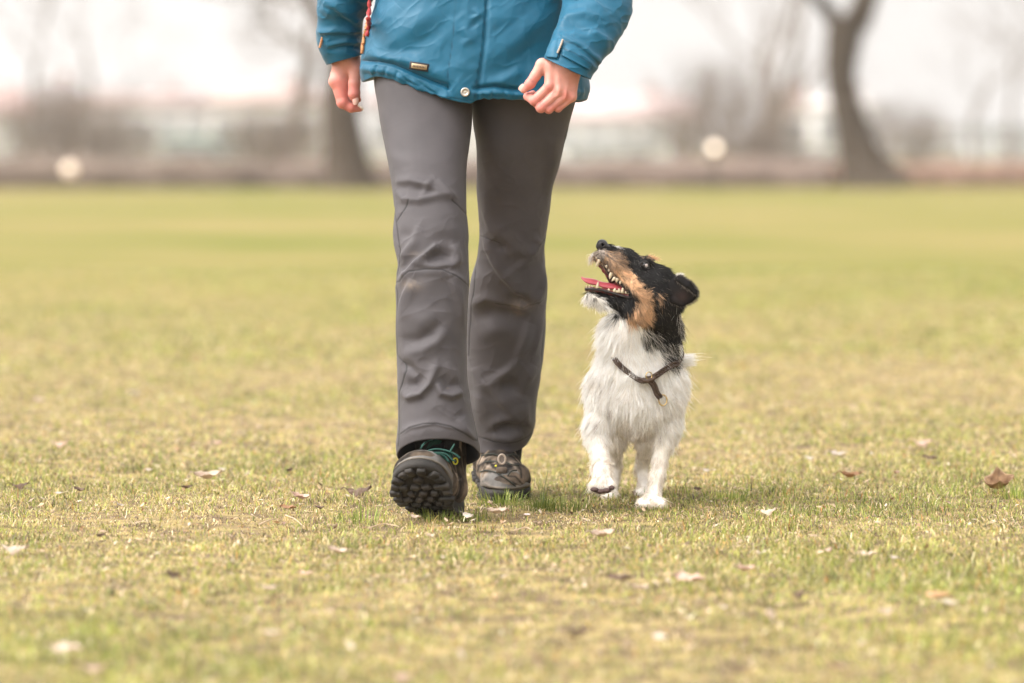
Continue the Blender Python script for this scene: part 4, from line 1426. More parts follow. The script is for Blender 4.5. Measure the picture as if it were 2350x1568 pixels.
zheel = gz(0, 8.97)
FB = boot_frame((-0.128, 8.985, float(zheel) - .012), math.radians(-15), math.radians(13), math.radians(-3), 1, math.radians(25), 1.17)
fboot, FV = add_boot("boot", "lifted boot showing its dark lugged sole", FB, [(.112, M_LACE), (.128, M_LACE), (.145, M_LACE), (.163, M_LACE)], .25, 3)
RB = boot_frame((-0.060, 9.575, .049), math.radians(11), math.radians(-15), 0, -1, math.radians(9), 1.04)
rboot, RVb = add_boot("boot", "rear boot planted flat in the grass", RB, [(.112, M_LACE2), (.130, M_LACE2)], .45, 9,
    dark=[([(1380, 620), (1480, 560), (1560, 545)], 2.4), ([(1400, 720), (1500, 690), (1640, 720), (1780, 800), (1900, 890), (1960, 940)], 1.7), ([(1480, 845), (1560, 790), (1660, 800)], 2.0),
          ([(1840, 780), (1960, 790), (2070, 910)], 2.2), ([(1990, 590), (2045, 690), (2050, 800)], 2.6), ([(1880, 460), (1980, 540), (2035, 600)], 1.7), ([(1420, 880), (1520, 865), (1640, 872)], 1.6),
          ([(1360, 700), (1380, 620)], 3), ([(1600, 600), (1660, 660), (1820, 690), (1880, 640)], 4.5), ([(1480, 480), (1540, 450), (1640, 430)], 1.8), ([(1900, 880), (2080, 960)], 2.2), ([(1560, 560), (1600, 640)], 2.2)],
    light=[([(1400, 590), (1470, 500), (1540, 470)], 2.6), ([(1400, 870), (1460, 790)], 3.0), ([(1370, 960), (1500, 905), (1700, 890), (1900, 915), (2090, 1000)], 3.2), ([(1500, 620), (1580, 640)], 3), ([(1880, 560), (1960, 650)], 3),
           ([(1960, 870), (2060, 940)], 2.6), ([(1440, 760), (1560, 730)], 2.4)])
for pts in ([(1400, 715), (1500, 688), (1640, 718), (1780, 798), (1900, 888), (1960, 940)], [(1480, 560), (1600, 545), (1680, 560)], [(1810, 560), (1900, 600), (2010, 610)], [(1420, 460), (1560, 430), (1680, 450)], [(1820, 460), (1930, 440), (2030, 470)], [(1840, 770), (1900, 700), (1980, 690)]):
    q = [c6(*a) for a in pts]
    P = spline([Pt(a, b, (surf_depth(a, b, RVb, 4) or 9.4) - .0025)[()] for a, b in q], 24)
    V, F = tubes([P], [.0015], 6)
    obj("lace", raw_mesh("lace", V, F), M_LACE2, rboot)

# loose teal lace ends and yellow eyelet of the lifted boot
for pts in ([(470, 345), (500, 290), (560, 240), (650, 205)], [(560, 390), (700, 355), (860, 375), (1000, 430), (1080, 490)],
            [(600, 420), (760, 410), (880, 440), (960, 520), (1005, 545)], [(640, 450), (760, 430), (850, 470), (900, 540)], [(925, 405), (960, 340), (1000, 275)]):
    q = [c6(*p) for p in pts]
    base = surf_depth(*c6(800, 520), FV, 8) or 8.85
    P = spline([Pt(a, b, base + .01 + .0005 * (i * 7 % 5) + (.03 if pts[0][1] < 400 and i > 1 and pts[0][0] < 500 else 0))[()] for i, (a, b) in enumerate(q)], 30)
    V, F = tubes([P], [.0019], 6)
    obj("lace", raw_mesh("lace", V, F), M_LACE, fboot)
q = [c6(*p) for p in ((545, 365), (600, 250), (700, 200), (805, 225), (770, 275), (660, 290), (600, 330))]
P3 = np.array([Pt(a, b, 8.885)[()] for a, b in q]); cc = P3.mean(0)[None]
V = np.concatenate([P3, cc + [[0, -.004, 0]], P3 + [0, .002, 0]])
k = np.arange(7)
obj("tongue_loop", raw_mesh("tongue_loop", V, [np.stack([k, (k + 1) % 7, np.full(7, 7)], 1)]), M_LACE, fboot)
def torus(c, R_, r, n=24, m_=8, sx=1.0, sz=1.0, tilt=0.0):
    a = np.arange(n + 1) / n * 2 * np.pi
    P = np.stack([R_ * sx * np.cos(a), tilt * np.cos(a), R_ * sz * np.sin(a)], -1) + np.array(c)
    return tubes([P], [r], m_, cap=False)
V, F = torus(Pt(*c6(1012, 545), (surf_depth(*c6(1012, 545), FV, 6) or 8.86) - .004)[()], .0045, .0016, sz=1.4)
obj("eyelet", raw_mesh("eyelet", V, F), M_YELLOW, fboot)
# lace lock and pull loop of the rear boot
dd = (surf_depth(*c6(1740, 640), RVb, 6) or 9.38)
V, F = torus(Pt(*c6(1745, 515), dd - .012)[()], .0075, .0022, sz=1.35)
obj("pull_loop", raw_mesh("pull_loop", V, F), M_GREYTAPE, rboot)
V, F4, F3 = box_vf(Pt(*c6(1740, 690), dd - .008)[()], (.012, .006, .0075), None, .003)
obj("lace_lock", raw_mesh("lace_lock", V, [F4, F3]), M_BOOT, rboot, np.repeat([[.09, .07, .055]], len(V), 0))
V, F4, F3 = box_vf(Pt(*c6(1650, 620), dd - .012)[()], (.0022, .002, .0022), None, .001)
obj("eyelet", raw_mesh("eyelet", V, [F4, F3]), M_YELLOW, rboot)

# ================================================================== dog
DY = 9.16                  # depth of the chest
HYD = 9.10                 # middle plane of the head
r1 = 1 / 6.005 / 1100 * (HYD / 9)      # metres per d1 unit
r2 = .302 / 1100 * (DY / 9)            # metres per d2 unit
def A(x, y, d=0.0): return Pt(*d1(x, y), HYD + d)[()]
def Bp(x, y, d=0.0): return Pt(*d2(x, y), DY + d)[()]


def poly_in(px, py, poly):
    poly = np.array(poly, float)
    x, y = px, py
    inside = np.zeros(px.shape, bool)
    j = len(poly) - 1
    for i in range(len(poly)):
        xi, yi = poly[i]; xj, yj = poly[j]
        c_ = ((yi > y) != (yj > y)) & (x < (xj - xi) * (y - yi) / (yj - yi + 1e-9) + xi)
        inside ^= c_
        j = i
    return inside


def dog_body():
    lo = np.array([.105, 8.99, -.01]); hi = np.array([.41, 9.66, .60])
    v = Vol(lo, hi, .0026)
    K = .015
    # skull and muzzle
    v.cone(A(1170, 800), A(1310, 910, .01), 255 * r1, 225 * r1, K)
    v.cone(A(1110, 740), A(985, 620), 245 * r1, 178 * r1, K)
    v.cone(A(985, 600), A(740, 445), 185 * r1, 138 * r1, K, (1, .8, 1))
    v.cone(A(740, 445), A(500, 310), 134 * r1, 92 * r1, K, (1, .85, 1))
    for s in (-1, 1):
        v.cone(A(450, 370, s * .010), A(650, 520, s * .014), 66 * r1, 84 * r1, .008)
        v.cone(A(650, 520, s * .014), A(850, 760, s * .022), 84 * r1, 80 * r1, .010)
        v.cone(A(1010, 850, s * .028), A(1140, 970, s * .026), 165 * r1, 185 * r1, .02)
        v.ball(A(1080, 480, s * .024), 62 * r1, .010)
    # lower jaw
    v.cone(A(960, 1010), A(640, 1000), 140 * r1, 92 * r1, K, (1, .85, 1))
    v.cone(A(640, 1000), A(300, 950), 92 * r1, 72 * r1, K, (1, .9, 1))
    v.cone(A(900, 1060), A(1150, 1120), 140 * r1, 230 * r1, .02)
    # neck
    v.cone(A(1290, 960, .01), Bp(640, 150, .02), 240 * r1, 180 * r2, .03)
    v.cone(A(1000, 1180), Bp(470, 170, .0), 170 * r1, 200 * r2, .03)
    v.cone(Bp(470, 170, .0), Bp(500, 380, .02), 195 * r2, 265 * r2, .03)
    v.cone(Bp(640, 150, .03), Bp(600, 360, .07), 180 * r2, 260 * r2, .03)
    # trunk
    v.cone(Bp(518, 430, .05), Bp(515, 640, .04), 248 * r2, 274 * r2, .04)
    v.cone(Bp(512, 630, .05), Bp(512, 760, .06), 264 * r2, 158 * r2, .04)
    v.cone(Bp(512, 560, .08), Bp(515, 600, .30), 282 * r2, 252 * r2, .04)
    v.cone(Bp(515, 580, .30), Bp(515, 590, .36), 260 * r2, 235 * r2, .04)
    for s, x0, x1 in ((-1, 284, 238), (1, 748, 742)):
        v.cone(Bp(x0, 560, .04), Bp(x1, 850, .035), 138 * r2, 98 * r2, .03)
    # planted foreleg
    v.cone(Bp(748, 850, .035), Bp(722, 985, .03), 84 * r2, 66 * r2, .02)
    v.cone(Bp(722, 985, .03), Bp(668, 1240, .01), 62 * r2, 44 * r2, .015)
    v.cone(Bp(672, 1240, .01), Bp(640, 1400, .0), 44 * r2, 50 * r2, .015)
    v.cone(Bp(632, 1425, -.005), Bp(622, 1448, -.03), 62 * r2, 50 * r2, .01, (1.2, 1, .9))
    for x in (552, 600, 652, 698):
        v.cone(Bp(x, 1440, -.02), Bp(x, 1458, -.042), 36 * r2, 33 * r2, .006)
    # lifted foreleg
    v.cone(Bp(230, 850, .03), Bp(228, 985, .02), 88 * r2, 70 * r2, .02)
    v.cone(Bp(228, 985, .02), Bp(248, 1190, -.045), 66 * r2, 52 * r2, .015)
    v.cone(Bp(250, 1190, -.045), Bp(252, 1290, -.06), 66 * r2, 74 * r2, .012)
    for x, y in ((185, 1312), (228, 1322), (278, 1322), (320, 1308)):
        v.cone(Bp(x * .6 + 252 * .4, 1290, -.062), Bp(x, y, -.072), 40 * r2, 34 * r2, .006)
    # hind legs
    for xa, xk, xh, xp, yp, dp in ((330, 340, 356, 300, 1412, .22), (690, 600, 553, 553, 1385, .27)):
        v.cone(Bp(xa, 780, .30), Bp(xk, 980, .26), 150 * r2, 88 * r2, .02)
        v.cone(Bp(xk, 980, .26), Bp(xh, 1180, .33), 72 * r2, 44 * r2, .015)
        v.cone(Bp(xh, 1180, .33), Bp(xp + 20, yp - 40, dp + .03), 42 * r2, 44 * r2, .012)
        v.cone(Bp(xp + 15, yp - 22, dp + .02), Bp(xp, yp - 12, dp - .01), 50 * r2, 44 * r2, .01, (1.3, 1, .8))
    # tail held up behind
    v.cone(Bp(515, 420, .40), Bp(525, 300, .44), 60 * r2, 34 * r2, .02)
    return v.mesh()


dV, dQ = dog_body()
WHITE = np.array([.98, .93, .87]); BLACK = np.array([.013, .012, .012]); TAN = np.array([.57, .36, .21])
HEAD_POLY = [d1(*p) for p in ((100, 0), (2100, 0), (2100, 1130), (1500, 1130), (1470, 1180), (1500, 1330), (1560, 1500), (1540, 1568), (1300, 1568), (1230, 1420), (1080, 1330), (1000, 1370), (880, 1335), (760, 1240), (620, 1165), (500, 1120), (330, 1160), (100, 1100))]
STRIP = [d2(*p) for p in ((560, 60), (700, -30), (850, -20), (846, 120), (832, 220), (815, 300), (820, 385), (745, 395), (700, 340), (690, 260), (660, 230), (610, 250), (560, 160))]
TANP = [d1(*p) for p in ((560, 340), (660, 305), (740, 350), (770, 500), (870, 610), (985, 760), (1080, 900), (1135, 1060), (1165, 1180), (1100, 1290), (1020, 1345), (900, 1345), (790, 1260), (740, 1190), (860, 1130), (930, 1080), (950, 960), (900, 850), (800, 720), (720, 600), (640, 480))]
TANP = [d1(*p) for p in ((500, 330), (660, 305), (740, 350), (770, 500), (870, 610), (985, 760), (1080, 900), (1135, 1060), (1165, 1180), (1100, 1290), (1020, 1345), (900, 1345), (790, 1260), (740, 1190), (860, 1130), (930, 1080), (950, 980), (905, 890), (800, 790), (700, 700), (600, 600), (500, 500), (450, 400))]
SPOT = [d1(*p) for p in ((1180, 880), (1215, 900), (1250, 970), (1270, 1040), (1225, 1020), (1180, 960))]
BROW = [d1(*p) for p in ((860, 350), (1020, 375), (1120, 370), (1260, 340), (1240, 440), (1160, 440), (1080, 405), (950, 385))]
CHIN = [d1(*p) for p in ((130, 820), (230, 850), (330, 930), (470, 1000), (560, 1080), (600, 1160), (480, 1230), (150, 1230))]
NOSEW = [d1(*p) for p in ((440, 150), (520, 160), (640, 215), (690, 280), (600, 255), (530, 215))]
BEARD = [d1(*p) for p in ((280, 290), (380, 300), (500, 320), (490, 430), (420, 470), (330, 500))]


def dog_color(V, jitter=0):
    px, py = proj(V)
    if jitter:
        px = px + jitter * (vnoise(V, 120, 5) * 7 + RNG.normal(size=len(px)) * 2.2); py = py + jitter * (vnoise(V + 3, 120, 6) * 6 + RNG.normal(size=len(px)) * 2.2)
    col = np.repeat(WHITE[None], len(V), 0)
    ins = lambda p: poly_in(px, py, p)
    b = ins(HEAD_POLY) | ins(STRIP)
    b &= V[:, 1] < 9.30
    col[b] = BLACK
    t = (ins(TANP) | ins(SPOT)) & (V[:, 1] < 9.2)
    mix = np.clip(.85 + .6 * vnoise(V, 260, 9), .25, 1)[:, None]
    up_ = (py < d1(0, 560)[1])[:, None]
    mix = np.where(up_, np.clip(mix * .55 + .5 * vnoise(V, 420, 19)[:, None], 0, .85), mix)
    col[t] = (TAN * (.75 + .5 * mix) * mix + np.where(up_, BLACK * 6, BLACK) * (1 - mix))[t]
    t = ins(BROW); col[t] = (TAN * mix * 1.2 + BLACK * (1 - mix))[t]
    t = ins(CHIN) & (V[:, 1] < 9.2); col[t] = WHITE
    t = ins(NOSEW); col[t] = WHITE
    t = ins(BEARD)
    m2 = np.clip(.5 + .9 * vnoise(V, 320, 12), 0, 1)[:, None]
    col[t] = (np.array([.5, .42, .36]) * m2 + BLACK * 1.5 * (1 - m2))[t]
    return col, b


cdog, bmask = dog_color(dV)
M_DOGSKIN = mat("dog_coat", attr="col", rough=.9, noise=.1, nscale=60, bump=.5, bscale=300, bdist=.002, spec=.1)
dog = obj("dog", raw_mesh("dog", dV, [dQ]), M_DOGSKIN, col=cdog * .92)
tag(dog, "small rough coated white terrier with black and tan head, one forepaw lifted, looking up", "dog")
dN = vert_normals(dV, dQ)
if ((dV - dV.mean(0)) * dN).sum() < 0: dN = -dN


def fur():
    r = np.random.default_rng(77)
    n = 135000
    a, b, c, d = [dV[dQ[:, k]] for k in range(4)]
    area = np.linalg.norm(np.cross(b - a, d - a), axis=1)
    ctr = (a + b + c + d) / 4
    px, py = proj(ctr)
    # visible side gets most of the hair; hidden far hair less
    wgt = area * np.where(ctr[:, 1] > 9.36, .35, 1.0)
    headish = poly_in(px, py, HEAD_POLY) & (ctr[:, 1] < 9.25)
    wgt *= np.where(headish, 2.2, 1.0)
    f = r.choice(len(dQ), n, p=wgt / wgt.sum())
    u, w = r.random(n)[:, None], r.random(n)[:, None]
    P = a[f] * (1 - u) * (1 - w) + b[f] * u * (1 - w) + c[f] * u * w + d[f] * (1 - u) * w
    N = dN[dQ[f, 0]]
    px, py = proj(P)
    head = poly_in(px, py, HEAD_POLY) & (P[:, 1] < 9.25)
    chin = poly_in(px, py, CHIN)
    beard = poly_in(px, py, BEARD)
    x2, y2 = (px - 1305.6) / .302, (py - 718.1) / .302
    x1, y1 = (px - 1305.6) * 6.005, (py - 522.2) * 6.005
    # no hair inside the mouth, on nose and on the eye
    mouth = poly_in(px, py, [d1(*p) for p in ((355, 420), (440, 480), (560, 610), (660, 720), (800, 850), (880, 930), (850, 985), (700, 950), (500, 890), (380, 855), (215, 850), (200, 760), (480, 700), (520, 760))])
    keep = ~(mouth) & ~(((x1 - 1048) / 74) ** 2 + ((y1 - 517) / 58) ** 2 < 1) & ~(((x1 - 450) / 75) ** 2 + ((y1 - 240) / 62) ** 2 < 1)
    # direction the coat lies
    flow = np.zeros((n, 3))
    flow[:] = (0, .25, -1)
    # chest whorl: hair runs down and outward
    outw = (x2 - 500) / 350
    flow[:, 0] += np.clip(outw, -1, 1) * .45 * (y2 < 900)
    hd = np.array([.75, 0, -.60])
    flow[head] = hd
    lower = head & (y1 > 1000)
    flow[lower] = (.55, 0, -.85)
    flow[chin] = (-.15, -.1, -1)
    flow[beard] = (-.25, -.1, -1)
    ruff = (~head) & (y2 < 330)
    flow[ruff, 0] += (x2[ruff] - 480) / 300 * .8
    cl = np.stack([vnoise(P, 60, 21), vnoise(P, 60, 22), vnoise(P, 60, 23)], -1)
    cl2 = np.stack([vnoise(P, 170, 31), vnoise(P, 170, 32), vnoise(P, 170, 33)], -1)
    flow += .75 * cl + .30 * cl2 + .16 * r.normal(size=(n, 3))
    T = flow - (flow * N).sum(1, keepdims=True) * N
    T /= np.linalg.norm(T, axis=1, keepdims=True) + 1e-9
    L = np.full(n, .0165)
    L[y2 > 950] = .010
    L[y2 > 1200] = .0075
    L[(y2 < 420)] = .021
    L[(y2 > 820) & (y2 < 1000) & (x2 > 340) & (x2 < 640)] = .017
    L[head] = .009
    L[head & (x1 > 1150)] = .012
    L[chin] = .015
    L[beard] = .009
    L[poly_in(px, py, BROW)] = .010
    cheek = poly_in(px, py, TANP) & (y1 > 850); L[cheek] = .013
    L *= np.clip(1 + .45 * vnoise(P, 45, 41) + .25 * r.normal(size=n), .35, 2)
    tuft = ((x2 - 900) / 60) ** 2 + ((y2 - 350) / 80) ** 2 < 1
    L[tuft] *= 1.0; T[tuft] = np.array([.9, 0, .25]); 
    lift = np.where(head, .30, .38) + .10 * r.normal(size=n) + .15 * vnoise(P, 70, 51)
    lift = np.clip(lift, .08, 1)[:, None]
    S_ = 5
    t = np.linspace(0, 1, S_)[None, :, None]
    D0 = T * (1 - lift[:, None] * .5) + N * lift[:, None].reshape(n, 1, 1)[:, 0] if False else T + N * lift
    D0 /= np.linalg.norm(D0, axis=1, keepdims=True)
    droop = np.array([0, 0, -1.0]) * .22 + cl2 * .35
    from mathutils.kdtree import KDTree
    nc = 9000
    ci = r.choice(n, nc, replace=False)
    kd = KDTree(nc)
    for q_, i_ in enumerate(ci): kd.insert(P[i_], q_)
    kd.balance()
    own = np.array([kd.find(p_)[1] for p_ in P])
    pts = P[:, None] - N[:, None] * .0008 + (D0[:, None] * t + droop[:, None] * t ** 2 * .6 + T[:, None] * t ** 2 * .25) * L[:, None, None]
    lead = pts[ci][own]
    pull = np.where(head, .25, .30)[:, None, None] * t ** 1.2
    same = (np.linalg.norm(lead[:, 0] - pts[:, 0], axis=1) < .012)[:, None, None]
    stray = (~head) & (r.random(n) < .05)
    pts = pts[:, :1] + (pts - pts[:, :1]) * np.where(stray, 1.55, 1.0)[:, None, None]
    lead = pts[ci][own]
    same = same * (~stray)[:, None, None]
    pts = pts + same * pull * (lead - pts)
    col, _ = dog_color(P, 1.0)
    white = col.mean(1) > .6
    # coat darker and browner under the belly and between the legs
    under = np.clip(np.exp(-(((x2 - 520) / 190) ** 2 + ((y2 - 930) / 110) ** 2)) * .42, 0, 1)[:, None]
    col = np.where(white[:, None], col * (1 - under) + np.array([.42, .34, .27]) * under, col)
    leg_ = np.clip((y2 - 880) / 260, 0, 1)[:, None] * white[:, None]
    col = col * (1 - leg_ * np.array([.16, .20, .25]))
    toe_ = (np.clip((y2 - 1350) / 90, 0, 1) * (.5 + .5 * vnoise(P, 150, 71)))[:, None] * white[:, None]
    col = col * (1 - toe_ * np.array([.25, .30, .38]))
    for (bx, by, br) in ((235, 822, 16), (325, 715, 14), (270, 990, 10), (510, 1358, 18), (695, 930, 9)):  # shadow blotches and one dark toe coloured into the white fur
        m_ = white & (((x2 - bx) ** 2 + (y2 - by) ** 2) < br ** 2)
        col[m_] = np.array([.36, .28, .24])
    var = (1 + .16 * r.normal(size=n) + .12 * vnoise(P, 25, 61))[:, None]
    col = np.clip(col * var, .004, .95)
    salt = head & (r.random(n) < .03) & ~poly_in(px, py, TANP)
    col[salt] = (.28, .25, .22)
    mixr = (~head) & (~white) & (r.random(n) < .22)
    col[mixr] = WHITE * .9
    pts, col, L = pts[keep], col[keep], L[keep]
    n = len(pts)
    cu = bpy.data.hair_curves.new("fur")
    cu.add_curves([S_] * n)
    cu.position_data.foreach_set("vector", pts.astype(np.float32).ravel())
    ra = cu.attributes.new("radius", 'FLOAT', 'POINT')
    rad = np.tile(np.array([.00030, .00028, .00024, .00017, .00006], np.float32), n)
    ra.data.foreach_set("value", rad)
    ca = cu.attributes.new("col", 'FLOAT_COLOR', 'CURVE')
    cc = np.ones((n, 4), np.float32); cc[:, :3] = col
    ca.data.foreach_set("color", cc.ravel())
    m = mat("fur", attr="col", rough=.6, spec=.35, transl=.15)
    cu.materials.append(m)
    o = bpy.data.objects.new("fur", cu)
    link(o, dog)
    return o


fur()

# nose
nv_ = Vol(A(300, 420, -.03), A(700, 60, .03), .0009)
nv_.ball(A(462, 240, 0), 72 * r1, .004, (1, 1.15, .95))
nv_.cone(A(450, 225, 0), A(425, 265, 0), 55 * r1, 50 * r1, .006, (1, 1.2, 1))
nv_.cone(A(505, 250, -.006), A(560, 270, -.010), 34 * r1, 18 * r1, .004)
for s in (-1, 1):
    nv_.cone(A(462, 238, s * .018), A(470, 243, s * .007), 25 * r1, 20 * r1, .002, cut=True)
    nv_.cone(A(480, 262, s * .018), A(540, 285, s * .013), 12 * r1, 8 * r1, .002, cut=True)
V, Q = nv_.mesh()
obj("nose", raw_mesh("nose", V, [Q]), mat("dog_nose", (.018, .017, .018), rough=.38, bump=.6, bscale=900, bdist=.0006), dog)

# eye
ed = surf_depth(*d1(1045, 515), dV, 3) or 9.06
def ell(c, s, n=16, m_=24):
    u = np.linspace(0, np.pi, n)[:, None]; w = (np.arange(m_) / m_ * 2 * np.pi)[None]
    P = np.stack([s[0] * np.sin(u) * np.cos(w), s[1] * np.sin(u) * np.sin(w), s[2] * np.cos(u) + 0 * w], -1) + np.array(c)
    return P.reshape(-1, 3), grid_faces(n, m_)
V, F = ell(Pt(*d1(1045, 515), ed + .0045)[()], (.0085, .0085, .0066))
px_, py_ = proj(V); X1, Y1 = (px_ - 1305.6) * 6.005, (py_ - 522.2) * 6.005
col = np.repeat(np.array([[.012, .008, .006]]), len(V), 0)
scl = (((X1 - 1080) / 27) ** 2 + ((Y1 - 528) / 34) ** 2 < 1) & (V[:, 1] < ed + .004)
col[scl] = (.85, .74, .74)
eye = obj("eye", raw_mesh("eye", V, [F]), mat("eye", attr="col", rough=.04, spec=.8), dog, col)
# lids
for pts, r_ in (([(975, 510), (1010, 478), (1050, 465), (1090, 490), (1100, 540)], .0016), ([(975, 512), (1020, 530), (1060, 560), (1100, 568), (1104, 540)], .0014)):
    P = spline([Pt(*d1(*p), ed - .0035)[()] for p in pts], 16)
    V, F = tubes([P], [r_], 6)
    obj("eyelid", raw_mesh("eyelid", V, F), mat("eyelid", (.02, .016, .015), rough=.6), eye)

# mouth: lining, tongue and teeth
M_GUM = mat("gum", (.16, .035, .035), rough=.35, noise=.3, nscale=200)
M_LIP = mat("lip", (.02, .014, .014), rough=.35)
M_TOOTH = mat("tooth", (.55, .46, .33), rough=.3)
for pts, r_, dd_, m_, nm in (([(350, 430), (430, 490), (540, 610), (640, 720), (760, 820), (860, 900)], .0030, -.014, M_LIP, "lip"),
                             ([(225, 845), (330, 852), (450, 862), (600, 905), (740, 945), (850, 965), (875, 930)], .0030, -.015, M_LIP, "lip"),
                             ([(430, 505), (530, 640), (640, 750), (780, 850), (860, 930)], .0055, -.004, M_GUM, "gum"),
                             ([(230, 845), (330, 850), (470, 868), (620, 910), (760, 935), (850, 950)], .0050, -.009, M_GUM, "gum")):
    P = spline([A(x, y, dd_ * (1 if i > 0 else .5) - (.006 * i / 5)) for i, (x, y) in enumerate(pts)], 30)
    V, F = tubes([P], [r_ * (1 + .2 * np.sin(np.arange(30) * 1.7))], 8)
    obj(nm, raw_mesh(nm, V, F), m_, dog)
# dark throat lining between the jaws
v = Vol(A(380, 1050, -.03), A(1000, 380, .03), .0016)
v.cone(A(470, 530), A(600, 720), 34 * r1, 62 * r1, .006, (1, 1.6, 1)); v.cone(A(500, 520), A(880, 900), 30 * r1, 60 * r1, .006, (1, 1.6, 1)); v.cone(A(700, 720), A(860, 900), 50 * r1, 75 * r1, .006, (1, 1.5, 1)); v.cone(A(880, 920), A(600, 905), 60 * r1, 25 * r1, .006, (1, 1.6, 1))
V, Q = v.mesh()
obj("palate", raw_mesh("palate", V, [Q]), mat("palate", (.025, .008, .008), rough=.5), dog)
# tongue
up = spline([(172, 682), (230, 700), (310, 705), (400, 722), (450, 752), (540, 765), (640, 772), (740, 812), (840, 860)], 40)
lw = spline([(172, 705), (195, 760), (245, 800), (330, 815), (430, 840), (520, 868), (620, 880), (730, 890), (840, 905)], 40)
nn = 40
tu = []
for i in range(nn):
    cx_, cy_ = (up[i] + lw[i]) / 2; hh = max(9, abs(lw[i][1] - up[i][1]) / 2 * .92)
    wd = .013 * min(1, .35 + i / 10)
    th = np.arange(20) / 20 * 2 * np.pi
    c_ = A(cx_, cy_, -.002)
    dz = hh * r1
    tu.append(np.stack([c_[0] + .0 * th, c_[1] + wd * np.cos(th), c_[2] + dz * np.sin(th) * (1 - .25 * np.cos(th) ** 2) - .0018 * np.cos(th * 2)], -1))
tu = np.array(tu)
V = tu.reshape(-1, 3)
tc_ = np.repeat(np.array([[.44, .075, .085]]), len(V), 0)
obj("tongue", raw_mesh("tongue", V, [grid_faces(nn, 20)]), mat("tongue", (.38, .065, .08), rough=.28, noise=.15, nscale=150, bump=.3, bscale=600, bdist=.0008, sss=.2), dog)
TEETH = [((418, 440), (372, 552), 30), ((378, 412), (368, 436), 13), ((520, 520), (515, 565), 19), ((556, 575), (540, 622), 24), ((590, 620), (560, 715), 38), ((640, 690), (590, 742), 30), ((668, 700), (655, 760), 34), ((715, 740), (700, 790), 24),
         ((240, 840), (240, 790), 14), ((283, 842), (278, 784), 16), ((322, 845), (316, 785), 19), ((385, 850), (404, 742), 27), ((548, 878), (550, 838), 24), ((625, 890), (640, 832), 28), ((660, 898), (664, 860), 20),
         ((694, 902), (690, 834), 26), ((738, 908), (744, 820), 32), ((786, 915), (785, 872), 20), ((822, 918), (820, 872), 18)]
for i, (b0, t0, rr_) in enumerate(TEETH):
    upj = i < 8
    dd_ = -.0145 - (.004 if (b0[0] > 600) else 0) - (.003 if upj else 0) + (.004 if b0[0] < 330 and not upj else 0)
    b_, t_ = A(*b0, dd_), A(*t0, dd_ - .001)
    P = np.array([b_ * (1 - q) + t_ * q for q in (0, .25, .5, .75, .93, 1)])
    V, F = tubes([P], [rr_ * .82 * r1 * np.array([.85, 1, .85, .55, .22, .05])], 8)
    obj("tooth", raw_mesh("tooth", V, F), M_TOOTH, dog)


# ears: folded shells with a bare inside
def ear(flap, inner, depth, name, far=False):
    v = Vol(A(1330, 1180, depth - .05), A(1880, 560, depth + .05), .0015)
    v.cone(A(1490, 850, depth), A(1610, 900, depth), 158 * r1, 148 * r1, .006, (1, .28, 1))
    v.cone(A(1610, 900, depth), A(1700, 925, depth + .004), 146 * r1, 74 * r1, .006, (1, .28, 1))
    v.cone(A(1530, 715, depth - .006), A(1640, 790, depth - .012), 58 * r1, 50 * r1, .006)
    v.cone(A(1640, 790, depth - .012), A(1740, 890, depth - .010), 50 * r1, 36 * r1, .006)
    v.cone(A(1430, 1000, depth), A(1560, 1060, depth), 60 * r1, 34 * r1, .006)
    v.cone(A(1520, 900, depth - .020), A(1640, 950, depth - .018), 95 * r1, 62 * r1, .006, (1, .75, 1), cut=True)
    V, Q = v.mesh()
    px, py = proj(V); X1, Y1 = (px - 1305.6) * 6.005, (py - 522.2) * 6.005
    col = np.repeat(BLACK[None], len(V), 0)
    inn = np.exp(-(((X1 - 1560) / 100) ** 2 + ((Y1 - 950) / 80) ** 2)) * (V[:, 1] < HYD + depth + .01)
    col = col * (1 - inn[:, None]) + np.array([.03, .02, .018]) * inn[:, None]
    return V, Q, col


ed_ = -.032
V, Q, col = ear(0, 0, ed_, "ear")
near_ear = obj("ear", raw_mesh("ear", V, [Q]), M_DOGSKIN, dog, col)
# the other ear is the same shell seen past the head
V2 = V.copy(); V2[:, 1] = 2 * HYD - V2[:, 1]; V2[:, 0] -= .012; V2[:, 2] -= .004
obj("ear", raw_mesh("ear", V2, [Q[:, ::-1]]), M_DOGSKIN, dog, col)


def tufts(name, n, P, N, flow, L, col, spread=.35, parent=dog, seed=1, rad=.00024):
    r = np.random.default_rng(seed)
    S_ = 5
    t = np.linspace(0, 1, S_)[None, :, None]
    F_ = flow + spread * r.normal(size=(n, 3))
    F_ /= np.linalg.norm(F_, axis=1, keepdims=True)
    g = np.array([0, 0, -.25])
    pts = P[:, None] + (F_[:, None] * t + g * t ** 2) * (L * r.uniform(.5, 1.3, n))[:, None, None]
    cu = bpy.data.hair_curves.new(name)
    cu.add_curves([S_] * n)
    cu.position_data.foreach_set("vector", pts.astype(np.float32).ravel())
    ra = cu.attributes.new("radius", 'FLOAT', 'POINT')
    ra.data.foreach_set("value", np.tile(np.array([1, .95, .8, .5, .15], np.float32) * rad, n))
    ca = cu.attributes.new("col", 'FLOAT_COLOR', 'CURVE')
    cc = np.ones((n, 4), np.float32); cc[:, :3] = np.clip(col * (1 + .2 * r.normal(size=(n, 1))), 0, .95)
    ca.data.foreach_set("color", cc.ravel())
    cu.materials.append(bpy.data.materials["fur"])
    return link(bpy.data.objects.new(name, cu), parent)


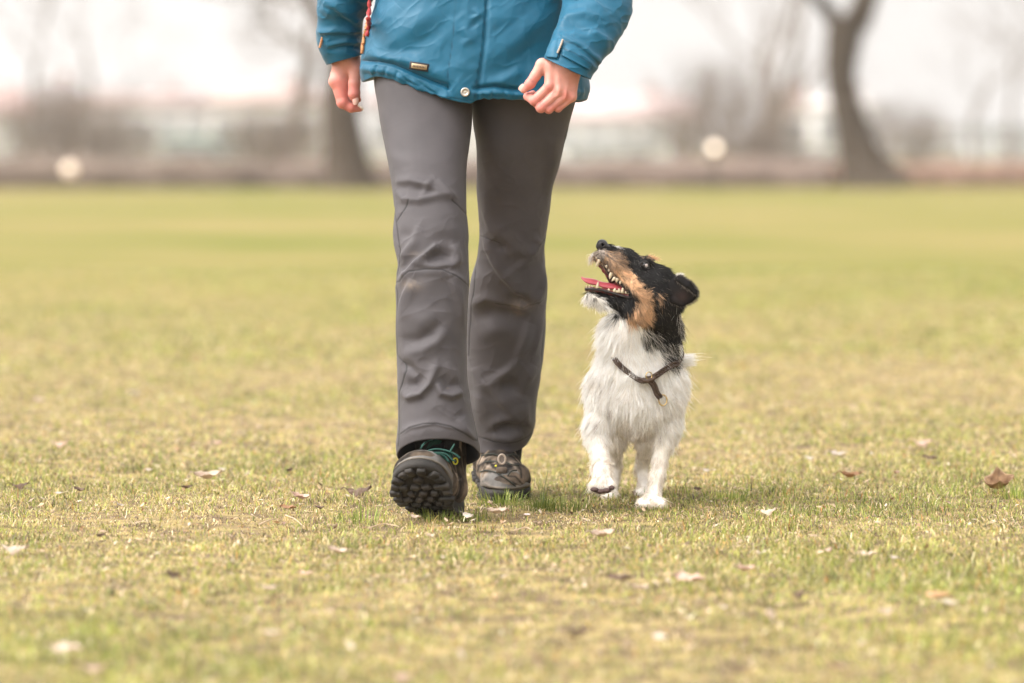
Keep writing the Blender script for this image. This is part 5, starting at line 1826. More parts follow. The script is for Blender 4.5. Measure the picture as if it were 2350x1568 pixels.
# hair fringe on the ear, whiskers and lip hair
r = np.random.default_rng(3)
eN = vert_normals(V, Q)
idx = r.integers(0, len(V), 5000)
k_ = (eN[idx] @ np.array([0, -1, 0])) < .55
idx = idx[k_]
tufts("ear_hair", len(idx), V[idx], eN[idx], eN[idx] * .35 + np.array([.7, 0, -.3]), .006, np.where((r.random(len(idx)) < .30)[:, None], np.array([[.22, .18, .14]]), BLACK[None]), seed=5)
lp = spline([A(x, y, -.017) for x, y in ((345, 400), (430, 470), (540, 570), (640, 640), (740, 720), (830, 800))], 900)
q = r.integers(0, 900, 900)
tufts("lip_hair", 900, lp[q] + r.normal(size=(900, 3)) * .0012, None, np.array([.25, -.15, -1]), .008, np.where((r.random(900) < .5)[:, None], TAN[None] * .8, BLACK[None]), seed=6)
lp = spline([A(x, y, .006) for x, y in ((345, 330), (330, 380), (345, 430))], 300)
q = r.integers(0, 300, 260)
tufts("whisker", 260, lp[q], None, np.array([-.45, .1, -.9]), .016, np.where((r.random(260) < .7)[:, None], WHITE[None] * .8, TAN[None]), seed=7, rad=.0002)
lp = spline([A(x, y, -.004) for x, y in ((1060, 405), (1130, 420), (1200, 440))], 200)
q = r.integers(0, 200, 120)
tufts("brow_hair", 120, lp[q], None, np.array([.8, 0, .35]), .014, np.repeat(TAN[None] * 1.3, 120, 0), seed=8, rad=.0002)
q = r.integers(0, 200, 150)
lp = spline([A(x, y, .02) for x, y in ((1470, 680), (1540, 670), (1580, 690))], 200)
tufts("ear_tuft", 150, lp[q], None, np.array([.2, .1, 1]), .010, np.repeat(WHITE[None] * .8, 150, 0), seed=9)

# paw pads of the lifted foot
M_PAD = mat("paw_pad", (.085, .05, .045), rough=.7, bump=.6, bscale=500, bdist=.001)
for x, y, w_, h_ in ((195, 1343, 32, 17), (238, 1358, 30, 18), (285, 1352, 32, 20), (325, 1330, 22, 18)):
    V, F = ell(Bp(x, y, -.092), (w_ * r2, .012, h_ * r2))
    obj("paw_pad", raw_mesh("paw_pad", V, [F]), M_PAD, dog)
V, F = ell(Bp(255, 1352, -.070), (70 * r2, .02, 20 * r2))
obj("paw_pad", raw_mesh("paw_pad", V, [F]), M_PAD, dog)

# ---- plaited leather collar
M_LEATHER = mat("collar_leather", (.060, .036, .024), rough=.55, noise=.3, nscale=120)
M_BRASS = mat("brass", (.62, .47, .24), rough=.25, metal=.9)


def braid(path, r_, turns, strands=3, n=240):
    P = spline(path, n)
    T = np.gradient(P, axis=0); T /= np.linalg.norm(T, axis=1, keepdims=True)
    up_ = np.array([0, -1.0, 0.02])
    A_ = np.cross(T, up_); A_ /= np.linalg.norm(A_, axis=1, keepdims=True) + 1e-9
    B_ = np.cross(T, A_)
    t = np.linspace(0, turns * 2 * np.pi, n)
    ps = []
    for k in range(strands):
        a = t + k * 2 * np.pi / strands
        ps.append(P + A_ * (r_ * 1.4 * np.sin(a))[:, None] + B_ * (r_ * .7 * np.sin(2 * a))[:, None])
    return tubes(ps, [r_ * .52] * strands, 7)


def fd(x, y, lift=.014):
    d_ = surf_depth(*d2(x, y), dV, 3)
    return Pt(*d2(x, y), (d_ if d_ else 9.1) - lift)[()]


front_pts = [fd(352, 358, .008), fd(385, 398, .010), fd(440, 445, .004), fd(500, 490, .004), fd(560, 518, .013), fd(620, 500, .017), fd(670, 472, .017), fd(740, 424, .015), fd(790, 395, .013), fd(825, 380, .008)]
back_pts = [front_pts[-1] + np.array([.010, .05, .02]), front_pts[-1] + np.array([-.005, .12, .06]), (front_pts[0] + front_pts[-1]) / 2 + np.array([0, .17, .07]), front_pts[0] + np.array([0, .12, .05]), front_pts[0] + np.array([-.008, .05, .02]), front_pts[0]]
V, F = braid(front_pts + back_pts, .0033, 24, 3, 620)
collar = obj("collar", raw_mesh("collar", V, F), M_LEATHER, dog)
V, F = braid([fd(585, 500, .022), fd(620, 520, .024), fd(650, 560, .024), fd(668, 610, .022), fd(695, 645, .022)], .0036, 6, 3, 160)
obj("plaited_tab", raw_mesh("plaited_tab", V, F), M_LEATHER, collar)
V, F = tubes([spline([fd(556, 505, .024), fd(590, 518, .028), fd(640, 500, .026), fd(650, 470, .024)], 24)], [.0045], 8)
obj("knot", raw_mesh("knot", V, F), M_LEATHER, collar)
V, F = torus(fd(714, 664, .020), .0098, .0016, sz=1.15, sx=.88, tilt=.004)
obj("brass_ring", raw_mesh("brass_ring", V, F), M_BRASS, collar)
V, F = torus(fd(608, 478, .026), .0065, .0011, sz=1.2, tilt=.003)
obj("brass_ring", raw_mesh("brass_ring", V, F), M_BRASS, collar)

# ================================================================== leaves and small things on the turf
def leaf_mesh(name, L, W, curl, fold, lobes, seed, col, col2):
    r = np.random.default_rng(seed)
    nu, nv = 26, 15
    u = np.linspace(0, 1, nu)[:, None]; v = np.linspace(-1, 1, nv)[None]
    w = np.sin(np.pi * np.clip(u, 0, 1) ** .8) ** .8 * (1 + .22 * np.sin(u * np.pi * lobes + .5)) * (1 - .25 * u)
    x = (u - .5) * L + 0 * v
    y = v * w * W * .5 * (1 + .10 * vnoise(np.stack([u * 9 + 0 * v, v * 2 + 0 * u, 0 * u * v + seed], -1), 1, seed))
    z = fold * W * (abs(v) ** 1.5) * np.sin(np.pi * u) + curl * L * ((u - .5) ** 2) * 2
    z = z + .12 * W * vnoise(np.stack([u * 4 + 0 * v, v * 2 + 0 * u, 0 * u * v], -1), 1, seed + 3) + .05 * W * vnoise(np.stack([u * 11 + 0 * v, v * 5 + 0 * u, 0 * u * v], -1), 1, seed + 5)
    P = np.stack([x, y, z], -1)
    B = P - [0, 0, .0005]
    m_ = nu * nv
    F = grid_faces(nu, nv, False)
    e = np.array([j for j in range(nv)] + [i * nv + nv - 1 for i in range(1, nu)] + [(nu - 1) * nv + j for j in range(nv - 2, -1, -1)] + [i * nv for i in range(nu - 2, 0, -1)])
    en = np.roll(e, -1)
    # stalk
    st = spline([(-.5 * L, 0, z[0, nv // 2]), (-.62 * L, .02 * L, z[0, nv // 2] + .004), (-.78 * L, .05 * L, .004)], 8)
    SV, SF = tubes([st], [.0009], 5)
    V = np.concatenate([P.reshape(-1, 3), B.reshape(-1, 3), SV])
    Fs4 = np.concatenate([F, F[:, ::-1] + m_, np.stack([e, e + m_, en + m_, en], 1), SF[0] + 2 * m_])
    me = raw_mesh(name, V, [Fs4, SF[1] + 2 * m_])
    c = np.array(col)[None] + 0 * V
    q = np.clip(.5 + .9 * fbm(V, 90, seed, 3), 0, 1)[:, None]
    c = c * (1 - q) + np.array(col2)[None] * q
    vein = np.exp(-(V[:, 1] / (.0012)) ** 2)[:, None]
    c = c * (1 - .25 * vein)
    c[m_:2 * m_] *= 1.12
    set_col(me, np.clip(c, 0, .95))
    return me


M_LEAF = mat("dry_leaf", attr="col", rough=.6, noise=.12, nscale=200, bump=.4, bscale=400, bdist=.001, transl=.22)
PALE = ((.60, .49, .40), (.40, .29, .21)); PINK = ((.58, .42, .35), (.42, .27, .20)); TANL = ((.52, .34, .18), (.38, .22, .11)); DARK = ((.16, .10, .065), (.09, .055, .035)); RUST = ((.36, .20, .10), (.22, .11, .055)); WHT = ((.62, .55, .49), (.44, .37, .31))
KINDS = {}
for nm, cc in (("pale", PALE), ("pink", PINK), ("tan", TANL), ("dark", DARK), ("rust", RUST), ("white", WHT)):
    KINDS[nm] = []
    for k, (cu_, fo, lo_, W_) in enumerate(((.25, .25, 2, .55), (.5, .4, 3, .42), (.15, -.25, 5, .62))):
        me = leaf_mesh("leaf_" + nm, 1.0 * .05, W_ * .05, cu_, fo, lo_, 10 + k * 7 + len(nm), *cc)
        me.materials.append(M_LEAF)
        KINDS[nm].append(me)

# picture x, y, width in picture units, colour, shape, turn, tilt, label
LEAVES = [
    (479, 1096, 64, "pale", 1, .1, .25, "large pale curled leaf with dark edges on the turf left of the boots"),
    (342, 1079, 18, "white", 0, .5, .3, "small whitish leaf scrap behind the large pale curled leaf"),
    (511, 1075, 18, "white", 2, .2, .2, "tiny white leaf scrap just above the large pale curled leaf"),
    (663, 1081, 24, "dark", 1, 1.0, .6, "small brown leaf standing up in the grass behind the reddish leaf"),
    (826, 1124, 60, "dark", 2, -.3, .35, "dark brown shrivelled leaf close to the lifted boot"),
    (693, 1143, 44, "pink", 1, -.2, .2, "pinkish crumpled leaf beside a flat reddish brown one"),
    (661, 1166, 38, "rust", 0, .1, .1, "flat reddish brown leaf under the pinkish crumpled leaf"),
    (736, 1167, 26, "dark", 1, -.6, .2, "small dark leaf at the end of the pinkish leaf"),
    (430, 1120, 26, "dark", 1, .3, .4, "small brown leaf below the large pale curled leaf"),
    (92, 919, 30, "pale", 0, .4, .3, "blurred pale leaf far back at the left edge of the lawn"),
    (306, 904, 26, "white", 1, .8, .3, "blurred whitish leaf far back between the edge and the trousers"),
    (139, 1017, 36, "pink", 2, .1, .1, "blurred pinkish flat leaf in the left back turf"),
    (499, 1017, 26, "pink", 0, .5, .2, "blurred pinkish leaf behind the pale curled leaf"),
    (274, 1161, 28, "white", 1, .9, .4, "small whitish folded leaf in worn straw at the left"),
    (137, 1133, 20, "white", 0, .0, .1, "small whitish flat leaf near the left edge"),
    (47, 1112, 40, "dark", 2, .2, .2, "dark flat leaf at the left edge of the sharp grass"),
    (184, 1126, 30, "dark", 1, -.5, .3, "thin brown leaf right of the dark leaf at the left edge"),
    (34, 1256, 62, "pale", 2, .05, .12, "broad pale leaf lying at the left edge of the picture"),
    (231, 1231, 26, "dark", 1, .7, .5, "small dark brown curled leaf in the worn straw at the left"),
    (184, 1214, 26, "tan", 1, 1.5, .9, "tan leaf standing on edge next to the dark brown curled leaf"),
    (777, 1268, 48, "pale", 1, -.2, .2, "pale curled leaf in front of the mud clump"),
    (398, 1321, 46, "dark", 0, .8, .5, "brown oblong leaf tilted up in the soft left foreground"),
    (501, 1366, 26, "dark", 1, .3, .6, "small brown leaf in the soft foreground left of centre"),
    (156, 1492, 78, "pale", 0, -.4, .15, "large very blurred pale leaf in the left foreground"),
    (214, 1531, 52, "pink", 2, .3, .1, "blurred pinkish leaf in front of the large blurred pale one"),
    (531, 1288, 18, "white", 1, 1.3, .5, "tiny white leaf among green blades in the left middle"),
    (620, 1353, 40, "pale", 1, -.4, .2, "thin pale leaf in the soft foreground below the pale curled leaf"),
    (625, 1454, 42, "pale", 0, .1, .1, "blurred pale flat leaf in the foreground left of centre"),
    (702, 1317, 34, "pink", 0, .1, .1, "pinkish flat leaf below the pale curled leaf"),
    (650, 1203, 20, "pink", 1, 1.2, .4, "small greyish pink leaf left of the mud clump"),
    (1142, 1177, 50, "pale", 1, .2, .2, "pale ragged leaf between the boots and the dog"),
    (953, 1187, 26, "pale", 0, .3, .3, "pale leaf poking out under the lifted boot sole"),
    (1075, 1181, 30, "white", 2, -.6, .4, "whitish leaf against the heel of the lifted boot"),
    (1385, 1229, 60, "pale", 1, .15, .3, "pale forked leaf in the grass just in front of the dog"),
    (990, 1231, 22, "pale", 1, -.4, .3, "small pale curl in front of the lifted boot"),
    (854, 1217, 18, "pink", 0, 1.4, .5, "small pinkish leaf tip right of the mud clump"),
    (1271, 1302, 22, "pink", 1, 1.6, .8, "upright pinkish leaf in the middle foreground"),
    (1337, 1286, 18, "pink", 0, 1.4, .8, "small upright pinkish leaf right of the other upright one"),
    (1420, 1328, 60, "dark", 0, -.05, .1, "long dark brown flat leaf in the foreground below the dog"),
    (1582, 1330, 72, "pink", 0, -.15, .15, "long pinkish leaf in the soft foreground right of the dog"),
    (1472, 1352, 42, "pale", 1, .2, .2, "pale leaf between the long dark leaf and the long pinkish leaf"),
    (1056, 1502, 36, "white", 0, 1.7, .7, "blurred whitish upright leaf in the centre foreground"),
    (927, 1332, 22, "pale", 2, .4, .2, "small pale leaf in the foreground below the lifted boot"),
    (924, 1549, 56, "pink", 2, .2, .1, "large blurred pinkish leaf at the bottom edge"),
    (1326, 1460, 56, "dark", 1, .5, .4, "blurred dark brown leaf in the centre right foreground"),
    (1521, 1467, 50, "white", 1, -.9, .3, "blurred whitish curved leaf in the right of centre foreground"),
    (1585, 1470, 42, "pale", 0, 1.6, .7, "blurred pale upright leaf beside the whitish curved leaf"),
    (1601, 1123, 24, "dark", 0, .7, .6, "small brown leaf standing in the grass right of the dog's paws"),
    (1765, 1171, 40, "pale", 2, -.3, .35, "pale grey leaf with a lifted edge right of the dog"),
    (1952, 1094, 50, "rust", 1, .3, .2, "orange brown leaf lying in the grass at the right"),
    (1890, 1165, 20, "tan", 1, 1.2, .6, "small tan leaf standing right of the pale grey leaf"),
    (1966, 1135, 16, "dark", 0, 1.5, 1.1, "small grey brown leaf tip standing upright at the right"),
    (2118, 1013, 46, "pink", 2, .1, .15, "blurred pinkish leaf far back at the right"),
    (1622, 1081, 20, "white", 0, .3, .3, "small white leaf scrap behind the dog at the right"),
    (1859, 1049, 24, "white", 2, .1, .2, "blurred white leaf scrap left of the blurred white pair"),
    (1926, 1045, 40, "white", 1, .0, .2, "blurred white leaf in the back turf at the right"),
    (1999, 1041, 20, "white", 0, 1.5, .7, "blurred white upright leaf in the back turf at the right"),
    (2133, 1052, 36, "dark", 0, .2, .2, "blurred dark leaf below the blurred pinkish one"),
    (2056, 1086, 26, "pink", 1, .9, .4, "small pinkish leaf right of the orange brown leaf"),
    (1904, 1262, 28, "pink", 2, 1.2, .6, "pinkish leaf standing up in the bleached worn patch"),
    (1992, 1273, 42, "pale", 0, .05, .1, "pale flat leaf in the bleached worn patch"),
    (2054, 1281, 22, "white", 0, .2, .2, "small white leaf at the edge of the bleached worn patch"),
    (1712, 1308, 46, "pink", 1, .1, .15, "pinkish pointed leaf in the foreground left of the worn patch"),
    (1834, 1359, 44, "dark", 2, .1, .2, "dark brown leaf clump in the right foreground"),
    (2152, 1370, 60, "tan", 0, -.1, .15, "tan leaf in the right foreground"),
    (2182, 1387, 42, "white", 1, -.2, .1, "whitish leaf in front of the tan leaf"),
    (1765, 1411, 62, "pale", 0, 1.55, .9, "blurred pale upright leaf in the right foreground"),
    (2035, 1404, 46, "pale", 0, .7, .3, "blurred pale oblong leaf right of the upright one"),
    (1922, 1535, 48, "pink", 1, .7, .3, "blurred pinkish leaf at the bottom edge right of centre"),
    (1661, 1391, 18, "white", 2, .0, .2, "small blurred white scrap left of the pale upright leaf"),
]
for i, (px, py, w, kd, shp, turn, tilt, lab) in enumerate(LEAVES):
    zz = .012 + .014 * (w / FPX * 9 / .05) * (.4 + tilt)
    gx, gy = ground_on(px, py, zz)
    me = KINDS[kd][shp]
    o = bpy.data.objects.new("fallen_leaf", me)
    size = w / FPX * gy / .05
    o.location = (gx, gy, float(gz(gx, gy)) + zz)
    o.rotation_euler = (tilt * .9 + .2, -tilt * .5 * math.cos(i * 1.7), turn)
    o.scale = (size,) * 3
    SC.collection.objects.link(o)
    tag(o, lab, "leaf", "dead leaves scattered on the lawn")

# the big curled leaf at the right edge: two rolled lobes
gx, gy = ground_on(2290, 1122, .014)
big = raw_mesh("curled_leaf", *(lambda V, F: (V, F))(*(lambda me: (np.array([v.co[:] for v in me.vertices]), [np.array([p.vertices[:] for p in me.polygons if len(p.vertices) == 4]), np.array([p.vertices[:] for p in me.polygons if len(p.vertices) == 3])]))(leaf_mesh("t", .085, .062, .9, .9, 4, 99, (.62, .38, .21), (.34, .17, .09)))))
r = np.random.default_rng(2)
V = np.array([v.co[:] for v in big.vertices])
c = np.clip(.5 + .9 * fbm(V, 70, 4, 3), 0, 1)[:, None]
o = obj("fallen_leaf", big, M_LEAF, None, np.array([.52, .35, .21]) * (1 - c) + np.array([.20, .115, .07]) * c)
o.location = (gx, gy, float(gz(gx, gy)) + .014); o.rotation_euler = (.6, -.15, .35); o.scale = (.85, .85, .7)
tag(o, "big crumpled orange brown leaf standing at the right edge of the lawn", "leaf", "dead leaves scattered on the lawn")

# mud clumps
M_MUD = mat("mud", (.15, .105, .07), rough=.95, color2=(.28, .2, .13), nscale=90, bump=1, bscale=150, bdist=.004)
for px, py, w, lab in ((765, 1212, 34, "brown crumbly mud clump in the worn turf left of the lifted boot"), (1240, 1206, 30, "flat crumb of bare earth between the lifted boot and the dog")):
    gx, gy = ground_on(px, py); R_ = w / FPX * gy / 2
    v = Vol((gx - .04, gy - .04, -.03), (gx + .04, gy + .04, .05), .0018)
    rr = np.random.default_rng(int(px))
    for k in range(14):
        q = rr.normal(size=2) * R_ * .5
        v.ball((gx + q[0], gy + q[1], float(gz(gx, gy)) + rr.uniform(0, .006)), rr.uniform(.2, .42) * R_, .002, (1, 1, .7))
    V, Q = v.mesh()
    V = V + (fbm(V, 240, 3, 2) * .0012)[:, None]
    o = obj("mud_clump", raw_mesh("mud_clump", V, [Q]), M_MUD)
    tag(o, lab, "mud clump")

# twigs
M_TWIG = mat("twig", (.42, .31, .21), rough=.8, noise=.3, nscale=300)
for pts, lab in (([(595, 1212), (622, 1204), (648, 1200)], "short thin twig left of the greyish pink leaf"), ([(655, 1190), (676, 1202), (694, 1214)], "thin twig slanting down towards the mud clump"),
                 ([(845, 1220), (880, 1214), (915, 1216)], "pale thin twig in front of the lifted boot"), ([(1468, 1294), (1490, 1292), (1505, 1283), (1512, 1272)], "pale curved twig below the dog's planted paw"),
                 ([(1180, 1226), (1205, 1222), (1222, 1224)], "short straw coloured twig between boots and dog")):
    P = []
    for k, (a, b) in enumerate(pts):
        gx, gy = ground_on(a, b + 6); P.append((gx, gy, float(gz(gx, gy)) + .012 + .003 * (k % 2)))
    V, F = tubes([spline(P, 14)], [np.linspace(.0016, .0009, 14)], 6)
    o = obj("twig", raw_mesh("twig", V, F), M_TWIG)
    tag(o, lab, "twig", "thin twigs on the lawn")

# a daisy closed to a pinkish bud
gx, gy = ground_on(1209, 1200)
fl = empty("daisy", (0, 0, 0)); fl.location = (gx, gy, float(gz(gx, gy)))
tag(fl, "small pinkish white daisy in the turf between boots and dog", "flower")
V, F = tubes([np.array([(0, 0, -.004), (0, .001, .008), (0, 0, .014)])], [.0009], 6)
obj("stem", raw_mesh("stem", V, F), mat("daisy_stem", (.15, .25, .06)), fl)
ps = []
for k in range(22):
    a = k / 22 * 2 * math.pi; e = .35 + .2 * (k % 2)
    dirv = np.array([math.cos(a) * math.cos(e), math.sin(a) * math.cos(e), math.sin(e)])
    sd_ = np.array([-math.sin(a), math.cos(a), 0]) * .0011
    c0 = np.array([0, 0, .0145])
    ps.append((np.array([c0 - sd_ * .5, c0 + sd_ * .5, c0 + dirv * .007 + sd_, c0 + dirv * .0085, c0 + dirv * .007 - sd_]), ))
V = np.concatenate([p[0] for p in ps]); i = (np.arange(22) * 5)[:, None]
obj("petals", raw_mesh("petals", V, [i + [0, 1, 2, 4], i + [4, 2, 3]]), mat("petal", (.85, .68, .70), rough=.6), fl)

# tiny leaf crumbs nobody would count
r = np.random.default_rng(31)
n = 10000
y = 5.6 + 8.5 * r.random(n); x = (r.random(n) * 2 - 1) * (.125 * y + .4)
k_ = r.random(n) < .15 + .85 * bare(x, y)
x, y = x[k_], y[k_]; n = len(x)
a = r.random(n) * 2 * np.pi; s_ = (.002 + .006 * r.random(n) ** 2)[:, None]
ux = np.stack([np.cos(a), np.sin(a), r.normal(size=n) * .35], -1); uy = np.stack([-np.sin(a), np.cos(a), r.normal(size=n) * .35], -1)
c0 = np.stack([x, y, gz(x, y) + .007 + .012 * r.random(n)], -1)
V = np.stack([c0 - ux * s_ * 1.4, c0 - uy * s_ * .5, c0 + ux * s_, c0 + uy * s_ * .6, c0 + np.array([0, 0, 1]) * s_ * .3], 1)
i = (np.arange(n) * 5)[:, None]
F3 = np.concatenate([i + [0, 1, 4], i + [1, 2, 4], i + [2, 3, 4], i + [3, 0, 4]])
cols = np.array([[.50, .41, .32], [.40, .29, .20], [.30, .185, .10], [.13, .085, .05], [.44, .32, .20]])[r.integers(0, 5, n)] * r.uniform(.7, 1.2, (n, 1))
o = obj("leaf_litter", raw_mesh("leaf_litter", V.reshape(-1, 3), [F3], False), M_LEAF, None, np.clip(np.repeat(cols, 5, 0), 0, .95))
tag(o, "crumbs of dead leaf and straw strewn through the turf", "litter", kind="stuff")

# longer green tufts standing out of the turf
M_TUFT = mat("tuft_blade", attr="col", rough=.5, spec=.35, transl=.35)
def tuft(px, py, n, h, spread, lab, seed, dark=1.0):
    r = np.random.default_rng(seed)
    gx, gy = ground_on(px, py)
    az = r.random(n) * 2 * np.pi; rad = spread * np.sqrt(r.random(n))
    b = np.stack([gx + rad * np.cos(az), gy + rad * np.sin(az) * .6, np.zeros(n)], -1); b[:, 2] = gz(b[:, 0], b[:, 1])
    d = np.stack([np.cos(az), np.sin(az), np.zeros(n)], -1); sd_ = np.stack([-np.sin(az), np.cos(az), np.zeros(n)], -1)
    L = h * .8 * r.uniform(.35, 1.1, n); ln = r.uniform(.1, .9, n)
    V = np.zeros((n, 7, 3)); p = b.copy(); an = ln * .3; w = .0024 * r.uniform(.7, 1.2, n)
    V[:, 0] = p - sd_ * w[:, None] / 2; V[:, 1] = p + sd_ * w[:, None] / 2
    for k in range(1, 4):
        p = p + (L / 3)[:, None] * (d * np.sin(an)[:, None] + np.array([0, 0, 1.]) * np.cos(an)[:, None]); an = an + ln * .45
        f = (.85, .55, 0)[k - 1]
        if k < 3: V[:, 2 * k] = p - sd_ * (w * f / 2)[:, None]; V[:, 2 * k + 1] = p + sd_ * (w * f / 2)[:, None]
        else: V[:, 6] = p
    i = (np.arange(n) * 7)[:, None]
    c = np.array([[.12, .17, .03], [.20, .25, .045], [.34, .35, .09]])[r.integers(0, 3, n)] * dark
    me = raw_mesh("grass_tuft", V.reshape(-1, 3), [np.concatenate([i + [0, 1, 3, 2], i + [2, 3, 5, 4]]), i + [4, 5, 6]], False)
    o = obj("grass_tuft", me, M_TUFT, None, np.repeat(c, 7, 0))
    tag(o, lab, "grass tuft", "longer tufts in the lawn")
for a in ((1245, 1172, 150, .055, .05, "dark green tuft with one tall blade between the boots and the dog", 1, .7), (1305, 1176, 110, .045, .05, "dark green tuft in the shade beside the dog's lifted paw", 2, .7),  # the tuft by the lifted paw has shade darkened into its colour
          (1150, 1160, 120, .050, .055, "green tuft overlapping the toe of the planted boot", 3, 1.0), (1010, 1198, 70, .040, .06, "green blades standing in front of the lifted sole", 4, .9),
          (1085, 1196, 60, .045, .04, "green tuft at the heel of the lifted boot", 5, .9), (1440, 1180, 60, .020, .06, "low tuft between the dog's front paws", 6, .8),
          (2330, 1146, 70, .05, .04, "bright green tuft at the right edge beside the big crumpled leaf", 7, 1.3), (830, 1200, 90, .045, .07, "bright green tuft left of the lifted boot", 8, 1.2),
          (1520, 1176, 40, .018, .05, "low tuft at the dog's planted paw", 9, .9), (1680, 1150, 80, .04, .06, "green tuft right of the dog", 10, 1.1), (1055, 1292, 70, .045, .05, "green tuft in the centre foreground below the boots", 11, .9)):
    tuft(*a)
gx, gy = ground_on(1247, 1172)
V, F = tubes([spline([(gx, gy, .01), (gx + .002, gy, .045), (gx + .010, gy - .004, .085)], 10)], [np.linspace(.0014, .0004, 10)], 5)
o = obj("grass_stalk", raw_mesh("grass_stalk", V, F), mat("stalk", (.10, .13, .04)))
tag(o, "single tall dark grass stalk between the boots and the dog", "grass stalk")


# ================================================================== far side of the field
def bark(name, c, c2_):
    return mat(name, c, rough=.95, color2=c2_, nscale=9, bump=1, bscale=18, bdist=.03, spec=.1)


M_BARK = bark("bark", (.046, .034, .024), (.075, .057, .042)); M_BARK2 = bark("grey_bark", (.15, .125, .11), (.20, .17, .15)); M_TW = mat("twigs", (.15, .115, .09), rough=1, spec=.05)


def grow(p, d, L, r, depth, out, rng, up=.12, spread=.5):
    n = 5
    P = [np.array(p, float)]
    d = np.array(d, float)
    for k in range(n):
        d = d + rng.normal(size=3) * .12 + np.array([0, 0, up]) * .3
        d /= np.linalg.norm(d)
        P.append(P[-1] + d * L / n)
    P = np.array(P)
    out.append((P, np.linspace(r, r * .6, n + 1), depth))
    if depth == 0: return
    for k in range(rng.integers(2, 4) + (depth < 3)):
        q = P[rng.integers(2, n + 1)] if k else P[-1]
        dd = d + rng.normal(size=3) * spread
        dd /= np.linalg.norm(dd)
        grow(q, dd, L * rng.uniform(.6, .85), r * rng.uniform(.45, .62), depth - 1, out, rng, up, spread)


def bare_tree(name, px, Y, h, r, label, cat, seed, depth=5, trunk=None, limbs=(), group=None, spread=.5, bush=False, material=None):
    rng = np.random.default_rng(seed)
    root_p = Pt(px, 400, Y)[()]; root_p[2] = float(gz(root_p[0], Y)) - .1
    root = empty(name, root_p)
    tag(root, label, cat, group)
    out = []
    trunks, tr = [], []
    if trunk:
        P = np.array([Pt(a, b, Y)[()] for a, b, c_ in trunk]) - root_p
        rad = np.array([c_ for a, b, c_ in trunk]) / FPX * Y
        trunks.append(spline(P, 40)); tr.append(np.interp(np.linspace(0, 1, 40), np.linspace(0, 1, len(rad)), rad))
        for lim in limbs:
            P = np.array([Pt(a, b, Y + dd)[()] for a, b, c_, dd in lim]) - root_p
            rad = np.array([c_ for a, b, c_, dd in lim]) / FPX * Y
            trunks.append(spline(P, 26)); tr.append(np.interp(np.linspace(0, 1, 26), np.linspace(0, 1, len(rad)), rad))
            e = trunks[-1]
            for f in (12, 17, 22, 25):
                dd_ = e[f] - e[f - 3]; dd_ /= np.linalg.norm(dd_)
                for q in range(2):
                    grow(e[f], dd_ + rng.normal(size=3) * .6, h * .13, tr[-1][f] * .5, 3, out, rng, .05, spread)
    elif bush:
        for k in range(bush):
            a = rng.random() * 6.28
            grow((math.cos(a) * .25 * h * rng.random(), math.sin(a) * .25 * h * rng.random(), 0), (math.cos(a) * .5, math.sin(a) * .5, 1), h * .42, r * rng.uniform(.5, 1), depth, out, rng, .1, spread)
    else:
        grow((0, 0, 0), (rng.normal() * .06, 0, 1), h * .38, r, depth, out, rng, .15, spread)
        trunks = [o_[0] for o_ in out if o_[2] >= depth]; tr = [o_[1] for o_ in out if o_[2] >= depth]
        tr[0] = tr[0] * np.linspace(1.5, 1, len(tr[0])) ** 1.2
        out = [o_ for o_ in out if o_[2] < depth]
    mt = material or M_BARK2
    if trunks:
        V, F = tubes(trunks, tr, 12)
        obj("trunk", raw_mesh("trunk", V, F), mt, root)
    V, F = tubes([o_[0] for o_ in out], [o_[1] for o_ in out], 4, cap=False)
    obj("crown", raw_mesh("crown", V, F), M_TW, root)
    return root


bare_tree("bare_tree", 1995, 78.5, 9, .4, "big bare tree with a curved forked trunk at the far edge of the field", "tree", 5,
          trunk=[(2010, 446, 104), (2000, 422, 82), (1990, 396, 66), (1971, 348, 50), (1956, 295, 41), (1939, 229, 36), (1930, 176, 35), (1932, 123, 39), (1938, 82, 43), (1945, 40, 42)],
          limbs=([(1960, 60, 34, 0), (1982, 10, 30, 0), (2012, -70, 22, .3), (2050, -220, 17, .8), (2080, -420, 10, 1)], [(1926, 66, 24, 0), (1898, 22, 17, 0), (1870, -12, 15, -.2), (1830, -90, 10, -.5), (1780, -260, 6, -1)]), material=M_BARK)
bare_tree("bare_tree", 800, 78, 9, .4, "bare tree with a broad trunk seen behind the person's left side in the picture", "tree", 6,
          trunk=[(806, 446, 78), (803, 420, 66), (797, 380, 54), (790, 320, 48), (782, 250, 43), (784, 150, 40), (792, 60, 30), (800, -60, 26)],
          limbs=([(784, 110, 22, 0), (752, 60, 18, .2), (716, 10, 15, .4), (690, -60, 13, .6), (660, -200, 8, 1)], [(800, -40, 24, 0), (850, -150, 16, .5), (900, -330, 10, 1)]), material=M_BARK)
G = "bare trees and shrubs beyond the field"
for px, Y, h, r_, dep, sp, sd_, lab in (
        (1770, 110, 8.5, .14, 5, .38, 11, "slender bare tree left of the big forked trunk"), (1735, 135, 9, .14, 5, .38, 12, "faint slender bare tree behind the dark thicket"), (2240, 120, 6.5, .07, 5, .5, 14, "bare tree before the grey building at the right"),
        (2335, 100, 6, .07, 5, .5, 15, "bare tree at the right edge of the picture"), (655, 105, 8, .15, 5, .42, 16, "thin bare tree left of the broad trunk"), (210, 120, 8, .07, 5, .55, 18, "bare spreading tree at the left behind the hedge"), (60, 110, 8, .07, 5, .55, 19, "bare tree at the left edge of the picture"),):
    bare_tree("bare_tree", px, Y, h, r_, lab, "tree", sd_, dep, group=G, spread=sp)
